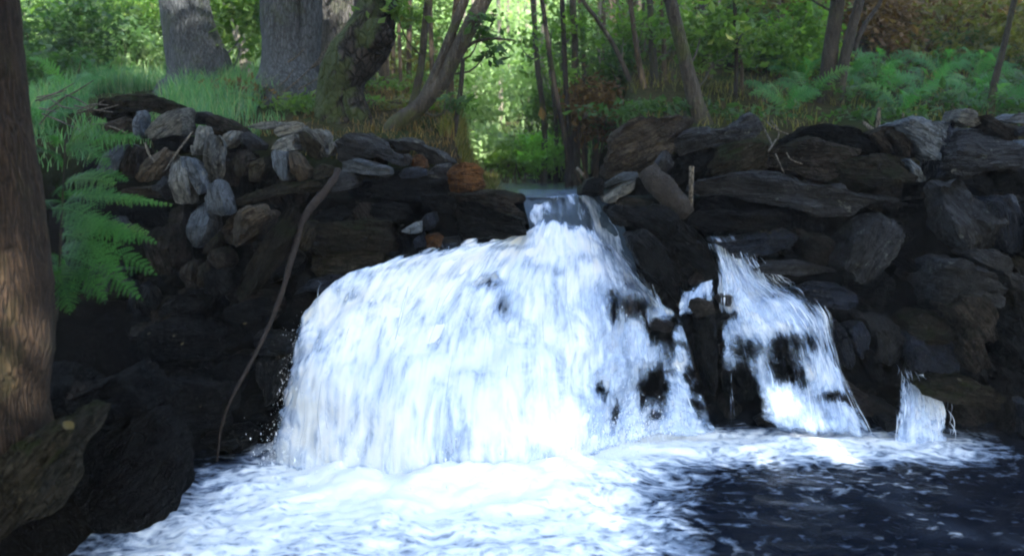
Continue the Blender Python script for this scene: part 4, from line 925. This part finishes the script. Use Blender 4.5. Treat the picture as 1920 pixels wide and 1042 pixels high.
# --- unseen trees added so that their crowns keep the fall in shade
def shade_tree(x, y, h, rad, n, label, seed, trunk=.16):
    r = empty('shade_tree', (x, y, float(H(x, y))), label, 'tree'); rs = np.random.RandomState(seed)
    parts = [tube_data(np.array([[x, y, float(H(x, y))-.2], [x+.1, y, h*.35], [x-.1, y+.1, h*.7], [x, y, h*.95]]), np.array([trunk*1.3, trunk, trunk*.7, trunk*.3]), 12, 24, rough=.1)]
    blobs = []
    for k in range(9):
        c = np.array([x, y, h*.72]) + rs.normal(0, 1, 3)*np.array(rad)*.55; blobs.append((c, np.array(rad)*.5, n//9))
        parts.append(tube_data(np.array([[x, y, h*.5], [(x+c[0])/2, (y+c[1])/2, c[2]*.5 + h*.24], c]), np.array([.05, .03, .01]), 6))
    V, F = join(parts); mesh('trunk', V, F, MB['slim'], r); foliage('crown', blobs, .13, 'green', r, seed, nsub=26, spread=.24)
    return r
SHADE = [(0.0,-5.8,10.5,(2.6,1.5,2.6)), (3.0,-4.4,11.0,(2.6,1.5,2.4)), (1.2,-3.4,9.5,(2.6,1.6,2.8)), (4.6,-3.0,9.8,(2.4,1.6,2.8)), (-2.2,-3.8,9.0,(2.4,1.6,2.8)), (7.2,-2.2,9.2,(2.2,1.8,2.8)), (3.0,-6.2,7.5,(2.4,1.4,3.0)), (6.2,3.2,8.2,(1.7,2.0,1.8)), (9.0,1.4,8.0,(1.8,2.0,2.2)), (4.9,2.6,8.2,(1.5,1.7,1.3)), (-5.4,-3.0,9.6,(2.4,1.7,2.8)), (-7.4,-.2,9.2,(1.9,2.2,2.8)), (-6.6,3.4,7.6,(1.5,1.8,1.7))]
for i, (x, y, h, rd) in enumerate(SHADE):
    shade_tree(x, y, h, rd, 11000, 'unseen leafy tree added to shade the pool and banks', 200+i)['group'] = 'unseen trees added for shade'

# --- grass, ferns, bushes
def blades(name, pts, hgt, mat, seed, label, w=.006, lean=.7, kind='stuff'):
    rs = np.random.RandomState(seed); n = len(pts); h = hgt*rs.uniform(.5, 1.25, n); az = rs.uniform(0, 2*np.pi, n)
    bend = rs.uniform(.2, 1.0, n)*lean; ks = np.linspace(0, 1, 5); V = np.zeros((n, 5, 2, 3))
    dx, dy = np.cos(az), np.sin(az)
    for j, k in enumerate(ks):
        off = bend*k**2*h; zz = h*(k - .35*bend*k**2.2)
        c = np.stack([pts[:, 0] + dx*off, pts[:, 1] + dy*off, pts[:, 2] + zz], -1); ww = w*(1-k)**.6
        s = np.stack([-dy, dx, np.zeros(n)], -1)*ww
        V[:, j, 0] = c - s; V[:, j, 1] = c + s
    b = np.arange(n)[:, None]*10; F = np.concatenate([np.stack([b[:, 0]+2*j, b[:, 0]+2*j+1, b[:, 0]+2*j+3, b[:, 0]+2*j+2], -1) for j in range(4)])
    o = mesh(name, V.reshape(-1, 3), F, ML[mat], smooth=False, attrs=dict(tint=np.repeat(rs.rand(n), 10)))
    return tag(o, label, 'grass', kind=kind)
def scatter(n, x0, x1, y0, y1, seed, ok=None):
    rs = np.random.RandomState(seed); x = rs.uniform(x0, x1, n); y = rs.uniform(y0, y1, n); m = fbm(np.stack([x*1.6, y*1.6, np.zeros(n)], -1), 2) > -.25
    if ok is not None: m &= ok(x, y)
    x, y = x[m], y[m]; return np.stack([x, y, H(x, y)], -1)
blades('tall_grass', scatter(9000, -3.9, -1.95, 6.0, 8.0, 1), .26, 'grass', 1, 'tall soft green grass on the left bank in front of the old oak', .005)
blades('short_grass', scatter(9000, -4.5, -1.7, 5.6, 10.5, 2), .12, 'grass', 2, 'short mixed grass covering the ground of the left bank', .005)
blades('meadow_grass', scatter(12000, -8, 1.3, 9, 20, 3), .35, 'pale', 3, 'pale grass growing through the sunlit glade', .008)
blades('dry_grass', scatter(16000, 1.0, 9, 6.0, 13, 4), .11, 'olive', 4, 'dry brownish grass on the right slope', .004, 1.1)
blades('dead_grass', scatter(6000, -2.4, -.35, 5.7, 9.5, 6), .07, 'brown', 6, 'dead brown grass and litter around the old trees', .004, 1.2)
foliage('ground_cover', [(np.array([x, y, float(H(x, y)) + .05]), (.35, .35, .08), 260) for x, y in np.random.RandomState(4).uniform([.9, 6.0], [6, 11], (70, 2))], .028, 'deep', None, 77, 'low green leaves covering the ground of the right slope', 'ground cover', kind='stuff')
foliage('ground_cover', [(np.array([x, y, float(H(x, y)) + .04]), (.3, .3, .06), 150) for x, y in np.random.RandomState(5).uniform([-2.2, 6.5], [-.4, 9], (22, 2))], .026, 'green', None, 78, 'low green leaves scattered around the old trees', 'ground cover', kind='stuff')
blades('stream_grass', scatter(5000, -.5, .0, 6.0, 9, 5, lambda x, y: x < -.1-.02*(y-6)), .17, 'olive', 5, 'pale drooping grass on the left edge of the stream', .006)

def frond_data(base, tip, sag, width, rs, n=24, up=(0, -.8, .6)):
    """one fern frond: rachis with paired, toothed pinnae"""
    base, tip = np.asarray(base, float), np.asarray(tip, float); mid = (base+tip)/2 + np.array([0, 0, sag])
    k = np.linspace(0, 1, n)[:, None]; c = (1-k)**2*base + 2*k*(1-k)*mid + k**2*tip
    tg = np.gradient(c, axis=0); tg /= np.linalg.norm(tg, axis=1)[:, None]
    sd_ = np.cross(tg, np.asarray(up, float)); sd_ /= np.linalg.norm(sd_, axis=1)[:, None] + 1e-9
    Vs, Fs, off = [], [], 0; L = np.linalg.norm(tip-base)
    prof = np.sin(np.pi*np.clip(k[:, 0]*.93+.10, 0, 1))**.8
    for i in range(1, n):
        for s in (-1, 1):
            w = width*.82*prof[i]*rs.uniform(.7, 1.15)
            if w < .004: continue
            d = sd_[i]*s*.9 + tg[i]*rs.uniform(.3, .6) + rs.normal(0, .10, 3); d /= np.linalg.norm(d); nn = np.cross(d, tg[i]); nn /= np.linalg.norm(nn)+1e-9
            m = 7
            for j in range(m):                                        # leaflets along the pinna
                f = (j+.4)/m; p = c[i] + d*w*f - np.array([0, 0, 1])*w*.22*f*f
                ll = L/n*.5*(1-f)**.55 + .0015
                for s2 in (-1, 1):
                    e = np.cross(nn, d)*s2
                    a = d*w/m*.55
                    Vs += [p - a*.7, p + e*ll*.6 - a*.1 , p + e*ll + a*.8, p + a*.7]
                    Fs.append([off, off+1, off+2, off+3]); off += 4
    V = np.array(Vs); F = np.array(Fs)
    rv, rF = tube_data(c[::5], np.linspace(.0028, .0008, len(c[::5])), 5, 12)
    return V, F, rv, rF

def fern(root, fronds, mat, label, seed, group=None, stalk=None, width=.09, name='fern'):
    rs = np.random.RandomState(seed); r = empty(name, root, label, 'fern', group)
    if stalk is not None:
        V, F = tube_data(np.array(stalk), np.linspace(.006, .003, len(stalk)), 7); o = mesh('stem', V, F, MB['slim'], r)
    for (b, tp, sag, w) in fronds:
        V, F, rv, rF = frond_data(b, tp, sag, w, rs)
        V2, F2 = join([(V, F), (rv, rF)]); tn = np.repeat(rs.rand(), len(V2)) + 0
        mesh('frond', V2, F2, ML[mat], r, smooth=False, attrs=dict(tint=tn))
    return r
Yf = 3.25; rj = np.random.RandomState(44); q = lambda a, b, dy=0.: P(a, b, Yf+dy)
FL = [
  (q(120,285),q(272,262,-.1),.05,.075),(q(118,300),q(60,290,-.15),.05,.06),(q(122,275),q(205,222,-.05),.02,.055),(q(118,270),q(62,262,-.2),.04,.05),
  (q(120,345),q(222,350,-.15),.05,.07),(q(118,385),q(228,375,-.2),.06,.10),(q(116,380),q(60,400,-.2),.05,.08),
  (q(120,360,.1),q(318,388,.12),.03,.045),(q(116,425),q(250,455,-.15),.08,.10),(q(130,440,.1),q(290,440,.05),.05,.07),(q(114,470),q(300,520,-.1),.10,.085),(q(114,480),q(62,520,-.2),.06,.09),
  (q(112,500),q(200,575,-.15),.09,.085),(q(110,510),q(135,590,-.2),.08,.09),(q(112,440),q(232,520,-.2),.09,.09),(q(110,520),q(60,585,-.25),.07,.08)]
FL += [(b_ + rj.normal(0, .02, 3), t_ + rj.normal(0, 1, 3)*[.05, .06, .06], s_*rj.uniform(.5, 1.4), w_*rj.uniform(.75, 1.0)) for b_, t_, s_, w_ in FL]
fern(q(112,600,.15), FL,
  'fern', 'lush green fern hanging over the shaded stones right of the near trunk', 1, stalk=[q(106,600,.1),q(112,480,-.06),q(118,360,-.06),q(122,262,-.02)])
def ground_fern(px, py, Y, n, L, label, seed, group=None, mat='fernfar'):
    root = P(px, py, Y); root[2] = max(root[2]-.1, H(root[0], root[1])-.05); rs = np.random.RandomState(seed); fr = []
    for k in range(n):
        a = 2*np.pi*k/n + rs.uniform(-.3, .3); l = L*rs.uniform(.75, 1.15)
        fr.append((root + [0, 0, .02], root + np.array([math.cos(a)*l*.8, math.sin(a)*l*.8, l*rs.uniform(.3, .75)]), l*.45, l*.2))
    return fern(root, fr, mat, label, seed, group)
spots = [(1470,235,6.6),(1510,225,6.9),(1600,232,6.7),(1640,215,7.0),(1690,222,6.6),(1730,205,7.0),(1775,212,6.6),(1820,190,7.0),(1850,215,6.5),(1905,205,6.6),(1700,175,7.6),(1760,165,7.8),(1640,185,7.6),(1830,160,7.8),(1900,165,7.4),(1490,200,7.6),(1585,200,7.7)]
for i, (a, b, Y) in enumerate(q_ for k_, q_ in enumerate(spots) if k_ % 4 != 2):
    ground_fern(a, b+18, Y, 9, .42, 'green bracken fern in the bed of ferns on top of the right bank', 300+i, 'bracken on the right bank')
for i, (a, b, Y) in enumerate([(90,215,6.2),(140,150,7.2),(200,130,8.0)]):
    ground_fern(a, b+20, Y, 8, .4, ['small fern nearest the near trunk on top of the left bank', 'fern behind the dry twigs on the left bank', 'fern left of the tall grass on the left bank'][i], 330+i)

def bush(px, py, Y, rad, n, mat, label, seed, size=.05, group=None, name='bush'):
    c = P(px, py, Y); rad = np.asarray(rad)*np.ones(3); g = float(H(c[0], c[1])); r = empty(name, (c[0], c[1], g), label, 'bush', group); rs = np.random.RandomState(seed)
    parts = []
    for k in range(7):
        e = c + rs.normal(0, .5, 3)*rad; b = np.array([c[0]+rs.normal(0, .05), c[1]+rs.normal(0, .05), g-.05])
        parts.append(tube_data(np.array([b, (b+e)/2 + rs.normal(0, .05, 3), e]), np.array([.012, .008, .003]), 5, 8))
    V, F = join(parts); mesh('stem', V, F, MB['brownbark'], r)
    foliage('leaves', [(c, rad, int(n*1.9))], size*.66, mat, r, seed, nsub=30, spread=.24)
    return r
B = [
 (1008,285,8.8,(.27,.3,.20),2200,'vivid','vivid green bush at the water in the middle of the glade',.035),
 (962,296,8.9,(.22,.25,.16),1100,'bright','bluish green low plant left of the vivid bush by the water',.035),
 (1110,205,7.8,(.30,.3,.28),900,'brown','rust brown dead bracken left behind the biggest boulder',.05),
 (1150,160,8.6,(.5,.4,.45),1500,'deep','deep green bush behind the saplings over the brown bracken',.05),
 (1250,120,9.0,(.7,.5,.6),2200,'green','green leafy bush behind the leaning grey tree',.05),
 (1360,190,8.4,(.3,.3,.25),500,'bright','small yellow green bush low between the dark saplings',.045),
 (1400,110,8.8,(.6,.5,.5),1900,'green','green bush behind the black wiry sapling',.05),
 (1480,110,8.0,(.40,.4,.5),2600,'bright','bright green leafy bush left of the twin trunk',.045),
 (1440,190,8.2,(.3,.3,.2),700,'olive','olive bush at the foot of the bright leafy bush',.045),
 (1620,130,9.0,(.5,.5,.5),1400,'olive','olive bush right behind the twin trunk',.05),
 (1700,100,9.4,(.8,.6,.6),2200,'olive','olive brown thicket bush high on the right slope',.06),
 (1790,60,9.4,(.8,.6,.6),1900,'brown','rusty thicket bush below the upper right corner',.06),
 (1880,110,9.0,(.6,.5,.5),1100,'olive','olive bush at the right edge behind the leaning sapling',.055),
 (1590,50,9.8,(.8,.6,.6),2000,'brown','dry brown bush above the twin trunk ferns',.06),
 (1480,20,9.6,(.8,.6,.4),1500,'olive','olive brown bush at the top left of the twin trunk',.06),
 (1870,20,10.5,(.6,.6,.4),1000,'brown','russet bush in the upper right corner',.06),
 (745,160,9.0,(.5,.4,.5),1200,'olive','dim olive bush behind the brown stems',.05),
 (800,70,10.0,(.6,.5,.6),1500,'green','green leafy bush between the curved and the mossy tree',.05),
 (700,225,7.2,(.25,.2,.12),160,'green','leafy undergrowth at the root of the mossy tree',.04),
 (770,215,7.0,(.25,.2,.14),420,'olive','yellowish undergrowth under the curved tree',.04),
 (820,240,7.4,(.25,.2,.18),500,'brown','rusty undergrowth right of the curved tree foot',.04),
 (470,180,7.4,(.35,.3,.14),600,'brown','dead brown bracken between the oak and the fused trunks',.045),
 (110,90,9.0,(.6,.5,.6),2000,'deep','dark green bush behind the near trunk at the upper left',.055),
 (190,60,10.0,(.7,.5,.5),1800,'green','green bush in the middle of the upper left thicket',.055),
 (130,150,8.0,(.4,.4,.25),1000,'deep','low dark bush above the dry twigs',.05),
 (270,40,10.5,(.6,.5,.5),1700,'bright','light green bush left of the old oak',.055),
 (230,110,9.5,(.45,.4,.3),900,'pale','pale bush in front of the sunlit clearing left of the oak',.055),
 (450,30,11,(.6,.5,.5),1300,'green','green bush seen between the oak and the fused trunks',.055),
 (1660,70,8.6,(.5,.4,.4),1500,'brown','dry brown bush right above the side branch of the twin trunk',.05),
 (1740,120,8.5,(.5,.4,.35),1300,'olive','olive yellow bush over the ferns in the middle of the right slope',.05),
 (1830,70,8.3,(.45,.4,.4),1300,'olive','olive bush left of the leaning sapling at the far right',.05),
 (1545,20,8.8,(.5,.4,.3),1200,'brown','dry brown bush behind the tops of the twin trunk',.05),
 (890,170,11,(.5,.5,.6),1300,'pale','pale sunlit bush at the left side of the glade',.06),
 (1010,130,11.5,(.5,.5,.6),1300,'pale','pale sunlit bush at the right side of the glade',.06),
 (1040,230,9.6,(.35,.35,.4),1200,'green','green bush under the leftmost dark sapling',.05),
 (900,270,9.0,(.3,.3,.2),800,'pale','pale reedy bush at the left bank of the stream',.045),
]
for i, (a, b, Y, rad, n, m, lab, s) in enumerate(B): bush(a, b, Y, rad, n, m, lab, 400+i, s)

# far wood: reads as one mass of leaves on the slopes
rs = np.random.RandomState(12)
def far(name, x0, x1, y0, y1, n, nl, rad, mat, label, seed, size):
    rs = np.random.RandomState(seed); bl = []
    for _ in range(n):
        x, y = rs.uniform(x0, x1), rs.uniform(y0, y1); z = float(H(x, y)); r = rad*rs.uniform(.6, 1.3)
        bl.append((np.array([x, y, z + r*.7]), (r, r, r*.9), nl))
    foliage(name, bl, size, mat, None, seed, label, 'woodland', kind='stuff', nsub=18, spread=.28)
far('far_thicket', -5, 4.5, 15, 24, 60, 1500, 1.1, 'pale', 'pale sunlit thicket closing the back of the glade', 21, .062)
far('far_thicket', 2.2, 14, 10.5, 19, 95, 600, 1.0, 'brown', 'dry brown thicket covering the right slope', 22, .07)
far('far_thicket', 2.0, 14, 11, 19, 28, 600, 1.0, 'olive', 'olive green thicket covering the right slope', 23, .09)
far('far_thicket', -12, -3.2, 11, 20, 40, 550, 1.0, 'green', 'green thicket behind the old trees on the left', 24, .10)
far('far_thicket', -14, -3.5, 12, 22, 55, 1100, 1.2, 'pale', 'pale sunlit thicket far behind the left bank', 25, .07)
far('far_wood', -26, 26, 24, 40, 110, 500, 2.8, 'green', 'green wood on the slope behind everything', 26, .22)

HAZE = .0025
# --- wood: leaning branch, log, twigs, stubs, litter
def stick(name, path, bark, label, cat, group=None, sides=9, rough=.1):
    pts, rad = px_path(path); V, F = tube_data(pts, rad, sides, n=max(14, 8*len(pts)), rough=rough, rscale=30)
    return tag(mesh(name, V, F, MB[bark], origin=pts[0]), label, cat, group)
stick('branch', [(634,318,12.0,4.95),(624,340,13.6,4.88),(606,364,14.4,4.82),(585,386,15.2,4.76),(566,420,13.6,4.68),(556,455,12.8,4.6),(545,490,11.2,4.52),(530,545,9.6,4.42),(505,610,8.0,4.32),(470,680,7.2,4.2),(435,745,5.6,4.1),(415,800,4.8,4.05),(407,865,3.2,4.0)],
      'stick', 'long crooked dead branch leaning from the left bank down to the pool', 'branch', sides=14, rough=.3)
stick('log', [(1212,318,34,5.0),(1225,335,44,4.98),(1250,360,44,4.95),(1275,385,42,4.92),(1292,402,30,4.9)], 'log', 'short weathered log lying slanted between the stones of the right bank', 'log', sides=18, rough=.35)
stick('stake', [(1297,312,10,5.0),(1296,345,9,4.98),(1295,388,8,4.96)], 'twig', 'thin upright stick standing beside the weathered log', 'stick')
stick('stub', [(1648,202,6,5.6),(1647,222,8,5.6),(1646,245,9,5.6)], 'twig', 'thick pale broken stub standing upright before the ferns', 'stick')
stick('stub', [(1618,229,7,5.55),(1634,242,8,5.5),(1655,262,8,5.45),(1664,270,7,5.4)], 'twig', 'pale broken stub slanting down to the right before the ferns', 'stick')
stick('stub', [(1693,213,3,5.5),(1695,240,4,5.5)], 'twig', 'thinnest pale stub standing on the blue grey boulder', 'stick')
stick('twig', [(1082,316,7,5.5),(1094,329,7,5.45)], 'twig', 'short pale stick poking out beside the stream lip', 'stick')
stick('twig', [(361,248,4,5.15),(335,282,4,5.05),(310,320,3,4.95)], 'twig', 'straight pale twig slanting across the front of the left bank stones', 'stick')
stick('twig', [(272,268,4,5.0),(280,290,5,4.98),(288,300,3,4.96)], 'twig', 'forked pale twig beside the long fern frond', 'stick')
for i, p in enumerate([[(1422,225,4,5.5),(1440,255,4,5.4),(1455,290,3,5.15),(1470,325,2,5.05)], [(1445,225,3,5.5),(1460,245,3,5.45),(1458,262,3,5.4)], [(1470,275,3,5.2),(1482,298,3,5.1),(1505,308,2,5.05)], [(1438,228,3,5.5),(1450,240,3,5.4),(1478,252,2,5.4)], [(1455,262,4,5.3),(1440,285,3,5.1)]]):
    stick('root', p, 'twig', 'pale dry root hanging over the dark layered rock of the right bank', 'root', 'roots hanging on the right bank', 6)
rs = np.random.RandomState(8)
for i in range(16):
    x, y = rs.uniform(65, 200), rs.uniform(155, 235); a = rs.uniform(-.9, .5); l = rs.uniform(30, 90)
    stick('twig', [(x, y, 3, 5.5), (x+l*.5*math.cos(a), y+l*.5*math.sin(a)+rs.uniform(-6, 6), 3, 5.4), (x+l*math.cos(a), y+l*math.sin(a), 1.6, 5.3)], 'twig',
          'thin dry twig in the tangle on top of the left bank beside the near trunk', 'stick', 'dry twigs on the left bank', 6)
for i in range(9):
    x, y = rs.uniform(515, 600), rs.uniform(70, 190); a = rs.uniform(-1.2, -.4); l = rs.uniform(40, 110)
    stick('twig', [(x, y+30, 4, 7.0), (x+l*.5*math.cos(a), y+30+l*.5*math.sin(a)+rs.uniform(-5, 5), 3, 6.95), (x+l*math.cos(a), y+30+l*math.sin(a), 1.6, 6.9)], 'twig',
          'grey bare twig in the heap at the foot of the fused trunks', 'stick', 'bare twigs at the fused trunks', 6)
def fallen(px, py, Y, s, label, seed, group=None):
    rs = np.random.RandomState(seed); c = P(px, py, Y); a = rs.uniform(0, 6.3); k = np.linspace(0, 1, 7); w = np.sin(np.pi*k)**.8*.38
    up = np.array([0, -.55, .83]); d = np.array([math.cos(a), .83*math.sin(a), .55*math.sin(a)]); e = np.cross(up, d)
    V = np.concatenate([[c + d*s*(t_-.5) + e*s*ww*.9 + up*s*(.10*abs(sg) + .12*t_*t_) for sg, ww in ((-1, -w_), (0, 0), (1, w_))] for t_, w_ in zip(k, w)])
    F = np.array([[3*i+j, 3*i+j+1, 3*i+j+4, 3*i+j+3] for i in range(6) for j in range(2)])
    return tag(mesh('fallen_leaf', V, F, ML['dry'], attrs=dict(tint=np.full(len(V), rs.rand())), origin=c), label, 'leaf', group)
fallen(130, 799, 2.55, .045, 'large yellow fallen leaf on the tan green boulder at the lower left', 1)
fallen(1799, 712, 4.36, .03, 'yellow fallen leaf on the mossy ledge beside the smallest fall', 2)
rs = np.random.RandomState(9)
for i in range(6):
    fallen(rs.uniform(250, 470), rs.uniform(600, 780), 4.05 + rs.uniform(-.1, .05), .02, 'curled dry leaf lying on the black stones left of the branch', 10+i, 'dry leaves on the black stones')
for i, (a, b) in enumerate([(1428, 435), (1436, 433), (1458, 433), (1444, 437)]):
    fallen(a, b, 4.82, .02, 'tiny yellow green leaf on the wet blue slab at the head of the right fall', 50+i, 'leaves on the wet blue slab')

# air of the valley: one closed box of thin haze round everything
if HAZE:
    b0, b1 = np.array([-140, -75, -2.0]), np.array([140, 175, 62])
    V = np.array([[b0[0] if i & 1 else b1[0], b0[1] if i & 2 else b1[1], b0[2] if i & 4 else b1[2]] for i in range(8)])
    F = np.array([[0,1,3,2],[4,6,7,5],[0,4,5,1],[2,3,7,6],[0,2,6,4],[1,5,7,3]])
    t = NT('haze'); pv = t.n('ShaderNodeVolumePrincipled'); pv.inputs['Density'].default_value = HAZE; pv.inputs['Color'].default_value = (.95, .97, 1, 1)
    t.l(pv.outputs[0], t.out.inputs[1])
    tag(mesh('haze', V, F, t.m, smooth=False), 'thin pale haze in the air of the valley', 'haze', kind='stuff')
